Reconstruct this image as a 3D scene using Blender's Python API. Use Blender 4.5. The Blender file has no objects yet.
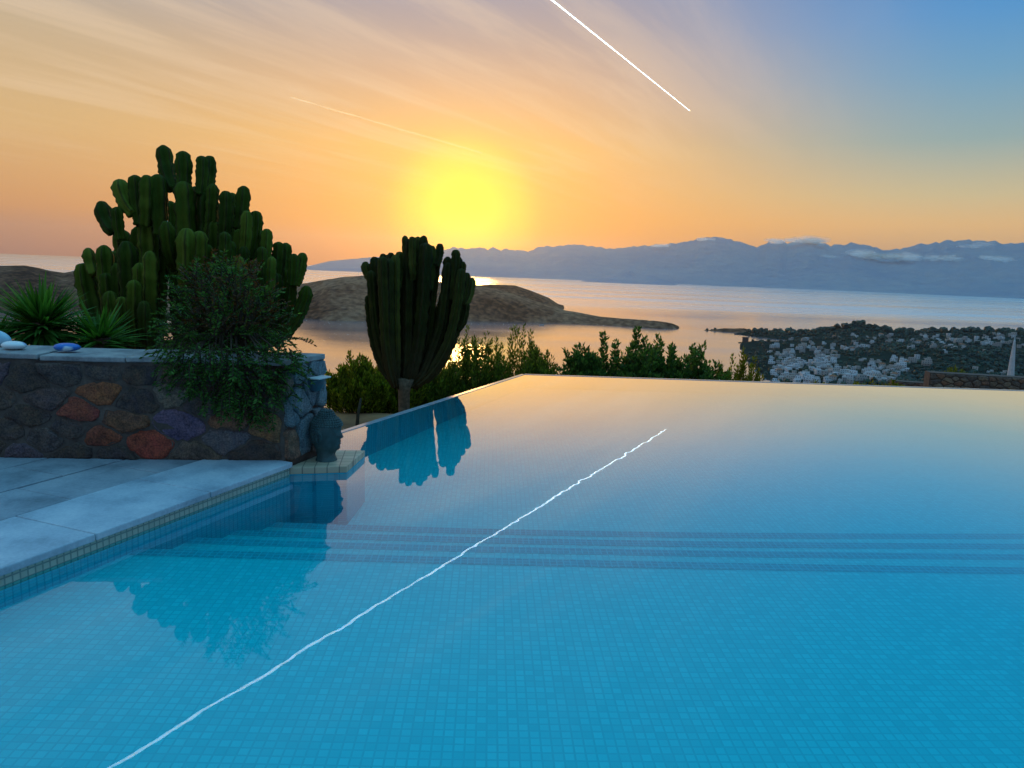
import bpy, bmesh, math, random
from mathutils import Vector, Matrix, noise
random.seed(7)
R = math.radians
sc = bpy.context.scene
col = sc.collection

# ------------------------------------------------------------------ camera
F = 720.0; PITCH = R(9.05); ROLL = R(2.15); CAM = Vector((0, 0, 1.5))
fwd = Vector((0, math.cos(PITCH), -math.sin(PITCH)))
rt0 = Vector((1, 0, 0)); up0 = Vector((0, math.sin(PITCH), math.cos(PITCH)))
rt = math.cos(ROLL) * rt0 + math.sin(ROLL) * up0
up = -math.sin(ROLL) * rt0 + math.cos(ROLL) * up0
def ray(x, y): return (rt * ((x - 512) / F) + up * (-(y - 384) / F) + fwd).normalized()
def at(x, y, Y): v = ray(x, y); return CAM + v * (Y / v.y)
def polar(az, D, z): return Vector((D * math.sin(R(az)), D * math.cos(R(az)), z))
def azel(x, y): v = ray(x, y); return math.degrees(math.atan2(v.x, v.y)), math.degrees(math.atan2(v.z, math.hypot(v.x, v.y)))
cd = bpy.data.cameras.new('camera'); cam = bpy.data.objects.new('camera', cd); col.objects.link(cam)
cd.sensor_fit = 'HORIZONTAL'; cd.sensor_width = 36; cd.lens = 36 * F / 1024
cd.clip_start = .05; cd.clip_end = 200000
m3 = Matrix((rt, up, -fwd)).transposed()
cam.matrix_world = Matrix.Translation(CAM) @ m3.to_4x4()
sc.camera = cam
SEA = -150.0

# ------------------------------------------------------------------ helpers
def tag(o, label=None, cat=None, group=None, kind=None):
    if label: o['label'] = label
    if cat: o['category'] = cat
    if group: o['group'] = group
    if kind: o['kind'] = kind
    return o
def empty(name, loc, rz=0):
    o = bpy.data.objects.new(name, None); col.objects.link(o)
    o.location = loc; o.rotation_euler.z = rz; o.empty_display_size = .1
    return o
def smoothstep(a, b, x):
    t = max(0., min(1., (x - a) / (b - a))); return t * t * (3 - 2 * t)
def lerp(a, b, t): return a + (b - a) * t
def interp(x, pts):
    if x <= pts[0][0]: return pts[0][1]
    for (a, va), (b, vb) in zip(pts, pts[1:]):
        if x <= b: return lerp(va, vb, (x - a) / (b - a))
    return pts[-1][1]
def fbm(x, y, z=0, oct=5):
    return noise.fractal(Vector((x, y, z)), 1.0, 2.0, oct)

class MB:
    def __init__(s): s.v = []; s.f = []; s.m = []; s.c = []
    def add(s, vs, fs, mi=0, c=None):
        o = len(s.v); s.v += [tuple(p) for p in vs]
        for f in fs: s.f.append(tuple(i + o for i in f)); s.m.append(mi); s.c.append(c)
    def quad(s, a, b, c, d, mi=0, cc=None): s.add([a, b, c, d], [(0, 1, 2, 3)], mi, cc)
    def box(s, x0, y0, z0, x1, y1, z1, mi=0, M=None):
        vs = [Vector(p) for p in ((x0,y0,z0),(x1,y0,z0),(x1,y1,z0),(x0,y1,z0),(x0,y0,z1),(x1,y0,z1),(x1,y1,z1),(x0,y1,z1))]
        if M: vs = [M @ p for p in vs]
        s.add(vs, [(0,3,2,1),(4,5,6,7),(0,1,5,4),(1,2,6,5),(2,3,7,6),(3,0,4,7)], mi)
    def prism(s, poly, z0, z1, mi=0):      # poly counter-clockwise seen from above
        n = len(poly)
        vs = [(p[0], p[1], z0) for p in poly] + [(p[0], p[1], z1) for p in poly]
        s.add(vs, [tuple(range(n - 1, -1, -1)), tuple(range(n, 2 * n))] + [(i, (i + 1) % n, n + (i + 1) % n, n + i) for i in range(n)], mi)
    def tube(s, pts, rad, seg=8, mi=0):
        pts = [Vector(p) for p in pts]; n = len(pts); vs = []
        for i, p in enumerate(pts):
            t = (pts[min(i + 1, n - 1)] - pts[max(i - 1, 0)]).normalized()
            a = t.orthogonal().normalized() if i == 0 else (a - t * a.dot(t)).normalized()
            b = t.cross(a); r = rad[i] if isinstance(rad, (list, tuple)) else rad
            vs += [p + (a * math.cos(k * 2 * math.pi / seg) + b * math.sin(k * 2 * math.pi / seg)) * r for k in range(seg)]
        fs = [(i * seg + k, i * seg + (k + 1) % seg, (i + 1) * seg + (k + 1) % seg, (i + 1) * seg + k) for i in range(n - 1) for k in range(seg)]
        fs += [tuple(range(seg - 1, -1, -1)), tuple(range((n - 1) * seg, n * seg))]
        s.add(vs, fs, mi)
    def build(s, name, mats, parent=None, smooth=False, bevel=0, attr=None):
        me = bpy.data.meshes.new(name); me.from_pydata(s.v, [], s.f)
        for m in (mats if isinstance(mats, (list, tuple)) else [mats]): me.materials.append(m)
        if any(s.m): me.polygons.foreach_set('material_index', s.m)
        if smooth: me.polygons.foreach_set('use_smooth', [True] * len(s.f))
        if attr:
            ca = me.color_attributes.new(attr, 'FLOAT_COLOR', 'CORNER'); k = 0
            for p in me.polygons:
                c = s.c[p.index] or (.2, .2, .2)
                for _ in p.vertices: ca.data[k].color = (*c, 1); k += 1
        me.update()
        o = bpy.data.objects.new(name, me); col.objects.link(o)
        if parent: o.parent = parent
        if bevel:
            b = o.modifiers.new('bevel', 'BEVEL'); b.width = bevel; b.segments = 2; b.limit_method = 'ANGLE'
        return o

# ------------------------------------------------------------------ materials
def newmat(name):
    m = bpy.data.materials.new(name); m.use_nodes = True; nt = m.node_tree; nt.nodes.clear()
    out = nt.nodes.new('ShaderNodeOutputMaterial'); return m, nt, out
def N(nt, t, **kw):
    n = nt.nodes.new(t)
    for k, v in kw.items():
        if k.startswith('i_'):
            key = k[2:]; key = int(key) if key.isdigit() else key.replace('_', ' ')
            n.inputs[key].default_value = v
        else: setattr(n, k, v)
    return n
def L(nt, a, b): nt.links.new(a, b)
def math_(nt, op, a, b=None, c=None, clamp=False):
    n = nt.nodes.new('ShaderNodeMath'); n.operation = op; n.use_clamp = clamp
    for i, v in enumerate((a, b, c)):
        if v is None: continue
        if isinstance(v, (int, float)): n.inputs[i].default_value = v
        else: nt.links.new(v, n.inputs[i])
    return n.outputs[0]
def ramp(nt, fac, stops, interp_='LINEAR'):
    n = nt.nodes.new('ShaderNodeValToRGB'); cr = n.color_ramp; cr.interpolation = interp_
    while len(cr.elements) > 1: cr.elements.remove(cr.elements[-1])
    cr.elements[0].position = stops[0][0]; cr.elements[0].color = (*stops[0][1], 1)
    for p, c in stops[1:]: e = cr.elements.new(p); e.color = (*c, 1)
    nt.links.new(fac, n.inputs[0]); return n.outputs[0]
def mixc(nt, fac, a, b, blend='MIX'):
    n = nt.nodes.new('ShaderNodeMix'); n.data_type = 'RGBA'; n.blend_type = blend
    for i, v in ((0, fac), (6, a), (7, b)):
        if isinstance(v, (int, float)): n.inputs[i].default_value = v
        elif isinstance(v, tuple): n.inputs[i].default_value = (*v, 1)
        else: nt.links.new(v, n.inputs[i])
    return n.outputs[2]
def sr(r, g, b):
    f = lambda c: c / 12.92 if c <= .04045 else ((c + .055) / 1.055) ** 2.4
    return (f(r / 255), f(g / 255), f(b / 255))

def stone_mat(name, stops, scale=6, rough=.85, bump=.004, coords='Object', fine=60):
    m, nt, out = newmat(name)
    tc = N(nt, 'ShaderNodeTexCoord'); n1 = N(nt, 'ShaderNodeTexNoise', i_Scale=scale, i_Detail=8., i_Roughness=.65)
    n2 = N(nt, 'ShaderNodeTexNoise', i_Scale=fine, i_Detail=4.)
    L(nt, tc.outputs[coords], n1.inputs['Vector']); L(nt, tc.outputs[coords], n2.inputs['Vector'])
    c = ramp(nt, n1.outputs[0], stops)
    c = mixc(nt, .25, c, n2.outputs[0], 'OVERLAY')
    b = N(nt, 'ShaderNodeBsdfPrincipled', i_Roughness=rough)
    L(nt, c, b.inputs['Base Color'])
    bp = N(nt, 'ShaderNodeBump', i_Strength=.6, i_Distance=bump)
    L(nt, math_(nt, 'ADD', n1.outputs[0], math_(nt, 'MULTIPLY', n2.outputs[0], .35)), bp.inputs['Height'])
    L(nt, bp.outputs[0], b.inputs['Normal']); L(nt, b.outputs[0], out.inputs[0]); return m
def attr_stone_mat(name, attr):
    m, nt, out = newmat(name)
    tc = N(nt, 'ShaderNodeTexCoord'); a = N(nt, 'ShaderNodeAttribute', attribute_name=attr)
    n1 = N(nt, 'ShaderNodeTexNoise', i_Scale=14., i_Detail=8., i_Roughness=.7); L(nt, tc.outputs['Object'], n1.inputs['Vector'])
    n2 = N(nt, 'ShaderNodeTexNoise', i_Scale=90., i_Detail=3.); L(nt, tc.outputs['Object'], n2.inputs['Vector'])
    v = ramp(nt, n1.outputs[0], [(.3, (.35, .35, .4)), (.5, (1, 1, 1)), (.72, (1.5, 1.35, 1.2))])
    n3 = N(nt, 'ShaderNodeTexNoise', i_Scale=5., i_Detail=7., i_Roughness=.7, i_Distortion=.6); L(nt, tc.outputs['Object'], n3.inputs['Vector'])
    st_ = ramp(nt, n3.outputs[0], [(.34, (.075, .05, .075)), (.46, (.15, .10, .075)), (.58, (.22, .13, .06)), (.68, (.24, .06, .025))])
    c = mixc(nt, .30, a.outputs[0], st_)
    c = mixc(nt, 1., c, v, 'MULTIPLY')
    sp = ramp(nt, n2.outputs[0], [(.35, (.6, .6, .6)), (.65, (1.35, 1.35, 1.35))])
    c = mixc(nt, 1., c, sp, 'MULTIPLY')
    b = N(nt, 'ShaderNodeBsdfPrincipled', i_Roughness=.8); L(nt, c, b.inputs['Base Color'])
    bp = N(nt, 'ShaderNodeBump', i_Strength=1., i_Distance=.03); L(nt, n1.outputs[0], bp.inputs['Height'])
    bp2 = N(nt, 'ShaderNodeBump', i_Strength=.6, i_Distance=.003); L(nt, n2.outputs[0], bp2.inputs['Height']); L(nt, bp.outputs[0], bp2.inputs['Normal'])
    L(nt, bp2.outputs[0], b.inputs['Normal']); L(nt, b.outputs[0], out.inputs[0]); return m
def leaf_mat(name, dark, light, trans=.35, rough=.5):
    m, nt, out = newmat(name)
    g = N(nt, 'ShaderNodeNewGeometry')
    c = ramp(nt, g.outputs['Random Per Island'], [(0, dark), (.7, light), (1, tuple(min(1, x * 1.5) for x in light))])
    d = N(nt, 'ShaderNodeBsdfPrincipled', i_Roughness=rough); d.inputs['Specular IOR Level'].default_value = .15; L(nt, c, d.inputs['Base Color'])
    t = N(nt, 'ShaderNodeBsdfTranslucent')
    L(nt, mixc(nt, 1., c, (1.6, 1.5, .6), 'MULTIPLY'), t.inputs[0])
    mx = N(nt, 'ShaderNodeMixShader', i_0=trans); L(nt, d.outputs[0], mx.inputs[1]); L(nt, t.outputs[0], mx.inputs[2])
    L(nt, mx.outputs[0], out.inputs[0]); return m
def plain(name, c, rough=.6, spec=.5, nscale=8, var=.25, bump=0):
    m, nt, out = newmat(name)
    tc = N(nt, 'ShaderNodeTexCoord'); n = N(nt, 'ShaderNodeTexNoise', i_Scale=float(nscale), i_Detail=6.); L(nt, tc.outputs['Object'], n.inputs['Vector'])
    cc = ramp(nt, n.outputs[0], [(.3, tuple(x * (1 - var) for x in c)), (.7, tuple(x * (1 + var) for x in c))])
    b = N(nt, 'ShaderNodeBsdfPrincipled', i_Roughness=rough); b.inputs['Specular IOR Level'].default_value = spec
    L(nt, cc, b.inputs['Base Color'])
    if bump:
        bp = N(nt, 'ShaderNodeBump', i_Strength=.7, i_Distance=bump); L(nt, n.outputs[0], bp.inputs['Height']); L(nt, bp.outputs[0], b.inputs['Normal'])
    L(nt, b.outputs[0], out.inputs[0]); return m

def tile_mat(name, c1, c2, grout, size=.038, rot=R(2), axis='XY', rough=.25, gw=.0035, axes_rot=0):
    """glazed mosaic: square tiles in metric object space, each with its own tint"""
    m, nt, out = newmat(name)
    tc = N(nt, 'ShaderNodeTexCoord'); mp = N(nt, 'ShaderNodeMapping')
    mp.inputs['Rotation'].default_value = (0, 0, -rot); mp.inputs['Scale'].default_value = (1 / size,) * 3
    L(nt, tc.outputs['Object'], mp.inputs[0]); sp = N(nt, 'ShaderNodeSeparateXYZ'); L(nt, mp.outputs[0], sp.inputs[0])
    a = sp.outputs[0]; b = sp.outputs[1] if axis == 'XY' else sp.outputs[2]
    if axis == 'YZ': a = sp.outputs[1]
    fa = math_(nt, 'FRACT', math_(nt, 'ADD', a, 1000.)); fb = math_(nt, 'FRACT', math_(nt, 'ADD', b, 1000.))
    da = math_(nt, 'ABSOLUTE', math_(nt, 'SUBTRACT', fa, .5)); db = math_(nt, 'ABSOLUTE', math_(nt, 'SUBTRACT', fb, .5))
    g = math_(nt, 'MAXIMUM', da, db); gmask = math_(nt, 'GREATER_THAN', g, .5 - gw / size)
    cv = N(nt, 'ShaderNodeCombineXYZ'); L(nt, math_(nt, 'FLOOR', a), cv.inputs[0]); L(nt, math_(nt, 'FLOOR', b), cv.inputs[1])
    wn = N(nt, 'ShaderNodeTexWhiteNoise', noise_dimensions='3D'); L(nt, cv.outputs[0], wn.inputs[0])
    big = N(nt, 'ShaderNodeTexNoise', i_Scale=.9, i_Detail=4.); L(nt, tc.outputs['Object'], big.inputs['Vector'])
    f = math_(nt, 'ADD', math_(nt, 'MULTIPLY', wn.outputs[0], .7), math_(nt, 'MULTIPLY', big.outputs[0], .3))
    c = mixc(nt, f, c1, c2); c = mixc(nt, gmask, c, grout)
    bs = N(nt, 'ShaderNodeBsdfPrincipled', i_Roughness=rough); L(nt, c, bs.inputs['Base Color']); L(nt, bs.outputs[0], out.inputs[0])
    return m

M = {}
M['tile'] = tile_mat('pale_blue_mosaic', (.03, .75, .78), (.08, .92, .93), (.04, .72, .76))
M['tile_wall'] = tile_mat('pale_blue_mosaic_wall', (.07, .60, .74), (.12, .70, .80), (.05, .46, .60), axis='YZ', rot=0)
M['strip'] = tile_mat('dark_blue_mosaic', (.02, .42, .50), (.035, .55, .63), (.05, .66, .74))
M['waterline'] = tile_mat('sand_mosaic', (.38, .43, .34), (.50, .54, .42), (.24, .29, .25), size=.036, axis='YZ', rot=0, gw=.004)
M['ledge'] = tile_mat('sand_mosaic_ledge', (.46, .36, .24), (.60, .48, .34), (.20, .16, .12), size=.085, rot=R(8), gw=.004, rough=.5)
M['paving'] = stone_mat('grey_paving', [(.34, (.14, .18, .21)), (.5, (.26, .31, .36)), (.68, (.37, .41, .45))], 2.2, .55, .002)
M['coping'] = stone_mat('pale_coping', [(.34, (.26, .34, .41)), (.5, (.41, .50, .57)), (.68, (.56, .63, .68))], 2.6, .5, .002)
M['joint'] = plain('joint_mortar', (.06, .055, .05), .9)
M['mortar'] = stone_mat('wall_mortar', [(.3, (.06, .042, .035)), (.55, (.12, .085, .068)), (.75, (.18, .13, .10))], 12, .95, .01)
M['stones'] = attr_stone_mat('rubble_stone', 'stone_color')
M['capstone'] = stone_mat('wall_capstone', [(.3, (.16, .16, .17)), (.5, (.30, .29, .29)), (.7, (.42, .40, .38))], 7, .8, .006)
M['rim'] = plain('wet_rim_tile', (.34, .38, .42), .15, .6, 10, .15)
M['concrete'] = stone_mat('pool_render', [(.3, (.2, .19, .17)), (.7, (.32, .3, .27))], 3, .9, .004)
M['earth'] = stone_mat('dry_earth', [(.3, (.13, .05, .018)), (.5, (.32, .13, .045)), (.7, (.42, .22, .10))], .8, .95, .03, 'Object', 9)
M['cactus'] = None

# water of the pool
def water_mat():
    m, nt, out = newmat('pool_water')
    tc = N(nt, 'ShaderNodeTexCoord')
    n1 = N(nt, 'ShaderNodeTexNoise', i_Scale=1.6, i_Detail=3., i_Roughness=.5); L(nt, tc.outputs['Object'], n1.inputs['Vector'])
    n2 = N(nt, 'ShaderNodeTexNoise', i_Scale=9., i_Detail=2.); L(nt, tc.outputs['Object'], n2.inputs['Vector'])
    h = math_(nt, 'ADD', n1.outputs[0], math_(nt, 'MULTIPLY', n2.outputs[0], .05))
    bp = N(nt, 'ShaderNodeBump', i_Strength=1., i_Distance=.00065); L(nt, h, bp.inputs['Height'])
    fr = N(nt, 'ShaderNodeFresnel', i_IOR=1.38); L(nt, bp.outputs[0], fr.inputs['Normal'])
    rf = N(nt, 'ShaderNodeBsdfRefraction', i_IOR=1.33, i_Roughness=0.); rf.inputs[0].default_value = (.40, .95, .99, 1)
    gl = N(nt, 'ShaderNodeBsdfGlossy', i_Roughness=0.); gl.inputs[0].default_value = (1, 1, 1, 1)
    for s in (rf, gl): L(nt, bp.outputs[0], s.inputs['Normal'])
    mr = nt.nodes.new('ShaderNodeMapRange'); mr.interpolation_type = 'SMOOTHSTEP'; L(nt, fr.outputs[0], mr.inputs[0]); mr.inputs[1].default_value = .06; mr.inputs[2].default_value = .36
    ff = math_(nt, 'MULTIPLY', fr.outputs[0], math_(nt, 'ADD', 1., math_(nt, 'MULTIPLY', mr.outputs[0], 1.15)), clamp=True)
    mx = N(nt, 'ShaderNodeMixShader'); L(nt, ff, mx.inputs[0]); L(nt, rf.outputs[0], mx.inputs[1]); L(nt, gl.outputs[0], mx.inputs[2])
    L(nt, mx.outputs[0], out.inputs[0]); return m
M['water'] = water_mat()

def sea_mat():
    m, nt, out = newmat('sea_water')
    tc = N(nt, 'ShaderNodeTexCoord')
    mp = N(nt, 'ShaderNodeMapping'); mp.inputs['Scale'].default_value = (.00035, .0022, 1); mp.inputs['Rotation'].default_value = (0, 0, R(8))
    L(nt, tc.outputs['Object'], mp.inputs[0])
    n1 = N(nt, 'ShaderNodeTexNoise', i_Scale=1., i_Detail=7., i_Roughness=.6); L(nt, mp.outputs[0], n1.inputs['Vector'])
    n2 = N(nt, 'ShaderNodeTexNoise', i_Scale=.035, i_Detail=5.); L(nt, tc.outputs['Object'], n2.inputs['Vector'])
    ro = ramp(nt, n1.outputs[0], [(.35, (.08,) * 3), (.5, (.13,) * 3), (.66, (.20,) * 3)])
    bp = N(nt, 'ShaderNodeBump', i_Strength=.10, i_Distance=1.5); L(nt, n2.outputs[0], bp.inputs['Height'])
    d = N(nt, 'ShaderNodeBsdfDiffuse'); d.inputs[0].default_value = (.03, .10, .17, 1)
    g = N(nt, 'ShaderNodeBsdfGlossy'); sy_ = N(nt, 'ShaderNodeSeparateXYZ'); L(nt, tc.outputs['Object'], sy_.inputs[0]); om = N(nt, 'ShaderNodeMapRange', interpolation_type='SMOOTHSTEP'); L(nt, sy_.outputs[1], om.inputs[0]); om.inputs[1].default_value = 2300; om.inputs[2].default_value = 4200
    L(nt, math_(nt, 'ADD', math_(nt, 'MULTIPLY', om.outputs[0], math_(nt, 'MULTIPLY', n1.outputs[0], .26)), ro), g.inputs['Roughness']); L(nt, bp.outputs[0], g.inputs['Normal']); g.inputs[0].default_value = (1, 1, 1, 1)
    fr = N(nt, 'ShaderNodeFresnel', i_IOR=1.55)
    mx = N(nt, 'ShaderNodeMixShader'); L(nt, math_(nt, 'MULTIPLY', fr.outputs[0], 1.25, clamp=True), mx.inputs[0]); L(nt, d.outputs[0], mx.inputs[1]); L(nt, g.outputs[0], mx.inputs[2])
    L(nt, mx.outputs[0], out.inputs[0]); return m
M['sea'] = sea_mat()

def land_mat(name, stops, scale, fine, bump):
    m, nt, out = newmat(name)
    tc = N(nt, 'ShaderNodeTexCoord'); n1 = N(nt, 'ShaderNodeTexNoise', i_Scale=scale, i_Detail=9., i_Roughness=.65)
    n2 = N(nt, 'ShaderNodeTexNoise', i_Scale=fine, i_Detail=4.)
    for n in (n1, n2): L(nt, tc.outputs['Object'], n.inputs['Vector'])
    f = math_(nt, 'ADD', math_(nt, 'MULTIPLY', n1.outputs[0], .6), math_(nt, 'MULTIPLY', n2.outputs[0], .4))
    b = N(nt, 'ShaderNodeBsdfDiffuse', i_Roughness=.6); L(nt, ramp(nt, f, stops), b.inputs[0])
    bp = N(nt, 'ShaderNodeBump', i_Strength=.8, i_Distance=bump); L(nt, n2.outputs[0], bp.inputs['Height']); L(nt, bp.outputs[0], b.inputs['Normal'])
    L(nt, b.outputs[0], out.inputs[0]); return m
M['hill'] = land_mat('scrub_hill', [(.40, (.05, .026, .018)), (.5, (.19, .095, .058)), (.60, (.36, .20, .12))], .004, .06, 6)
M['headland'] = land_mat('headland_ground', [(.40, (.010, .026, .024)), (.58, (.025, .045, .035)), (.70, (.12, .09, .07))], .006, .05, 3)
M['crest_cloud'] = None
M['mountain'] = land_mat('far_rock', [(.35, (.25, .36, .52)), (.65, (.40, .47, .56))], .0006, .004, 120)  # rock tinted blue, part of the distance haze put into its colour

# ------------------------------------------------------------------ world and sun
SUN_AZ, SUN_EL = -4.2, 3.95
sun_dir = Vector((math.sin(R(SUN_AZ)) * math.cos(R(SUN_EL)), math.cos(R(SUN_AZ)) * math.cos(R(SUN_EL)), math.sin(R(SUN_EL))))
w = bpy.data.worlds.new('World'); sc.world = w; w.use_nodes = True
nt = w.node_tree; nt.nodes.clear(); wout = nt.nodes.new('ShaderNodeOutputWorld')
tc = N(nt, 'ShaderNodeTexCoord'); dirv = tc.outputs['Generated']
nrm = N(nt, 'ShaderNodeVectorMath', operation='NORMALIZE'); L(nt, dirv, nrm.inputs[0]); dirv = nrm.outputs[0]
sep = N(nt, 'ShaderNodeSeparateXYZ'); L(nt, dirv, sep.inputs[0])
X, Y, Z = sep.outputs
el = math_(nt, 'DIVIDE', math_(nt, 'ARCSINE', Z), math.pi / 2, clamp=True)
hl = math_(nt, 'SQRT', math_(nt, 'ADD', math_(nt, 'ADD', math_(nt, 'MULTIPLY', X, X), math_(nt, 'MULTIPLY', Y, Y)), 1e-5))
sx = math_(nt, 'DIVIDE', X, hl); sy = math_(nt, 'DIVIDE', Y, hl)
E_ = lambda d: d / 90.
warm = ramp(nt, el, [(E_(0), sr(236, 140, 50)), (E_(3), sr(250, 164, 26)), (E_(9), sr(247, 188, 100)), (E_(13), sr(222, 178, 136)),
                     (E_(17), sr(184, 164, 158)), (E_(21), sr(152, 154, 176)), (E_(28), sr(126, 162, 202)), (E_(36), sr(96, 150, 205)), (E_(60), sr(112, 194, 240)), (E_(90), sr(136, 224, 255))])
cool = ramp(nt, el, [(E_(0), sr(205, 165, 120)), (E_(4), sr(236, 192, 122)), (E_(6), sr(208, 192, 146)), (E_(9.5), sr(146, 172, 172)), (E_(13.5), sr(108, 160, 194)),
                     (E_(17), sr(80, 148, 204)), (E_(21), sr(52, 132, 200)), (E_(36), sr(66, 142, 202)), (E_(60), sr(112, 194, 240)), (E_(90), sr(136, 224, 255))])
back = ramp(nt, el, [(E_(0), sr(70, 84, 112)), (E_(10), sr(86, 94, 120)), (E_(25), sr(70, 104, 140)), (E_(60), sr(112, 194, 240)), (E_(90), sr(136, 224, 255))])
def sstep(v, a, b):
    n = nt.nodes.new('ShaderNodeMapRange'); n.interpolation_type = 'SMOOTHSTEP'; nt.links.new(v, n.inputs[0])
    n.inputs[1].default_value = a; n.inputs[2].default_value = b; return n.outputs[0]
sky = mixc(nt, sstep(sx, .0, .54), warm, cool)
left = mixc(nt, math_(nt, 'MULTIPLY', sstep(sx, -.1, -.6), .8), sky, ramp(nt, el, [(0, sr(176, 134, 126)), (E_(3), sr(214, 158, 100)), (E_(8), sr(212, 178, 124)), (E_(14), sr(196, 176, 140)), (E_(21), sr(146, 156, 174)), (E_(40), sr(84, 144, 200)), (1, sr(136, 224, 255))]))
sky = mixc(nt, sstep(sy, .35, -.45), left, back)
# cirrus: noise on the cloud layer's plane, drawn out along the wind
wind = math.atan2(*(lambda a, b: ((b.y / b.z - a.y / a.z), (b.x / b.z - a.x / a.z)))(ray(290, 97), ray(480, 152)))
zz = math_(nt, 'ADD', math_(nt, 'MAXIMUM', Z, 0.), .03)
pv = N(nt, 'ShaderNodeCombineXYZ'); L(nt, math_(nt, 'DIVIDE', X, zz), pv.inputs[0]); L(nt, math_(nt, 'DIVIDE', Y, zz), pv.inputs[1])
mp = N(nt, 'ShaderNodeMapping', vector_type='TEXTURE'); mp.inputs['Rotation'].default_value = (0, 0, wind); mp.inputs['Scale'].default_value = (2.8, .42, 1)
L(nt, pv.outputs[0], mp.inputs[0])
cn = N(nt, 'ShaderNodeTexNoise', i_Scale=1.15, i_Detail=9., i_Roughness=.62, i_Distortion=.5); L(nt, mp.outputs[0], cn.inputs['Vector'])
big = N(nt, 'ShaderNodeTexNoise', i_Scale=.33, i_Detail=2.); L(nt, pv.outputs[0], big.inputs['Vector'])
cm = math_(nt, 'MULTIPLY', sstep(cn.outputs[0], .40, .66), sstep(big.outputs[0], .25, .5))
cm = math_(nt, 'MULTIPLY', cm, math_(nt, 'MULTIPLY', sstep(sx, .5, -.1), sstep(el, E_(3), E_(11))))
cm = math_(nt, 'MULTIPLY', cm, sstep(el, E_(50), E_(24)))
sky = mixc(nt, math_(nt, 'MULTIPLY', cm, .36), sky, sr(244, 216, 182))
# the sun behind thick haze
dt = N(nt, 'ShaderNodeVectorMath', operation='DOT_PRODUCT'); L(nt, dirv, dt.inputs[0]); dt.inputs[1].default_value = sun_dir
ang = math_(nt, 'MULTIPLY', math_(nt, 'ARCCOSINE', math_(nt, 'MINIMUM', dt.outputs['Value'], 1.)), 180 / math.pi)
glow = ramp(nt, math_(nt, 'DIVIDE', ang, 30.), [(0, (1.2, 1.0, .0)), (1.5 / 30, (.8, .6, .0)), (3.6 / 30, (.30, .20, 0.)), (6.5 / 30, (.05, .025, 0.)), (12 / 30, (.0, .0, 0.)), (1., (0, 0, 0))], 'EASE')
sky = mixc(nt, 1., sky, glow, 'ADD')
sky = mixc(nt, math_(nt, 'MULTIPLY', math_(nt, 'POWER', sstep(ang, 9., .0), 1.8), .95), sky, (1.3, 1.0, .0))
# unseen sky overhead and behind the camera, brightened as added fill for the foreground
lift = math_(nt, 'ADD', 1., math_(nt, 'MULTIPLY', math_(nt, 'MAXIMUM', sstep(el, E_(36), E_(58)), math_(nt, 'MULTIPLY', sstep(sy, .2, -.5), .8)), .30))
bg = N(nt, 'ShaderNodeBackground'); L(nt, lift, bg.inputs[1]); L(nt, sky, bg.inputs[0])
nis = N(nt, 'ShaderNodeTexSky', sky_type='NISHITA'); nis.sun_disc = False; nis.sun_elevation = R(SUN_EL); nis.sun_rotation = R(SUN_AZ)
nis.dust_density = 3.; nis.altitude = 150
bgn = N(nt, 'ShaderNodeBackground', i_Strength=.006); L(nt, nis.outputs[0], bgn.inputs[0])
add = N(nt, 'ShaderNodeAddShader'); L(nt, bg.outputs[0], add.inputs[0]); L(nt, bgn.outputs[0], add.inputs[1])
L(nt, add.outputs[0], wout.inputs[0])
sl = bpy.data.lights.new('sun', 'SUN'); so = bpy.data.objects.new('sun', sl); col.objects.link(so)
sl.energy = .6; sl.angle = R(5); sl.color = (1, .52, .17)
so.rotation_euler = sun_dir.to_track_quat('Z', 'Y').to_euler()
sc.view_settings.view_transform = 'Standard'; sc.view_settings.look = 'None'; sc.view_settings.exposure = 0; sc.view_settings.gamma = 1

# ------------------------------------------------------------------ haze: one closed box of even air
HAZE = True
if HAZE:
    hb = MB(); hb.box(-32000, -6000, SEA - 2, 32000, 32000, 1150)
    m, nt, out = newmat('haze_air')
    pvn = N(nt, 'ShaderNodeVolumePrincipled'); pvn.inputs['Color'].default_value = (.66, .78, 1., 1); pvn.inputs['Absorption Color'].default_value = (1, 1, 1, 1)
    pvn.inputs['Density'].default_value = 3.1e-5; pvn.inputs['Anisotropy'].default_value = .74
    L(nt, pvn.outputs[0], out.inputs['Volume'])
    tag(hb.build('haze', m), kind='stuff')

# ------------------------------------------------------------------ far setting: sea, mountains, hills
sb = MB(); sb.quad((-31500, -5500, SEA), (31500, -5500, SEA), (31500, 31500, SEA), (-31500, 31500, SEA))
tag(sb.build('sea', M['sea']), kind='structure')

def heightfield(name, az0, az1, na, Ds, zf, mat, smooth=True):
    b = MB(); nd = len(Ds); vs = []
    for i in range(na + 1):
        az = lerp(az0, az1, i / na)
        for D in Ds: vs.append(polar(az, D, zf(az, D)))
    fs = [(i * nd + j, (i + 1) * nd + j, (i + 1) * nd + j + 1, i * nd + j + 1) for i in range(na) for j in range(nd - 1)]
    b.add(vs, fs); o = b.build(name, mat, None, smooth); tag(o, kind='structure'); return o

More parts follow.
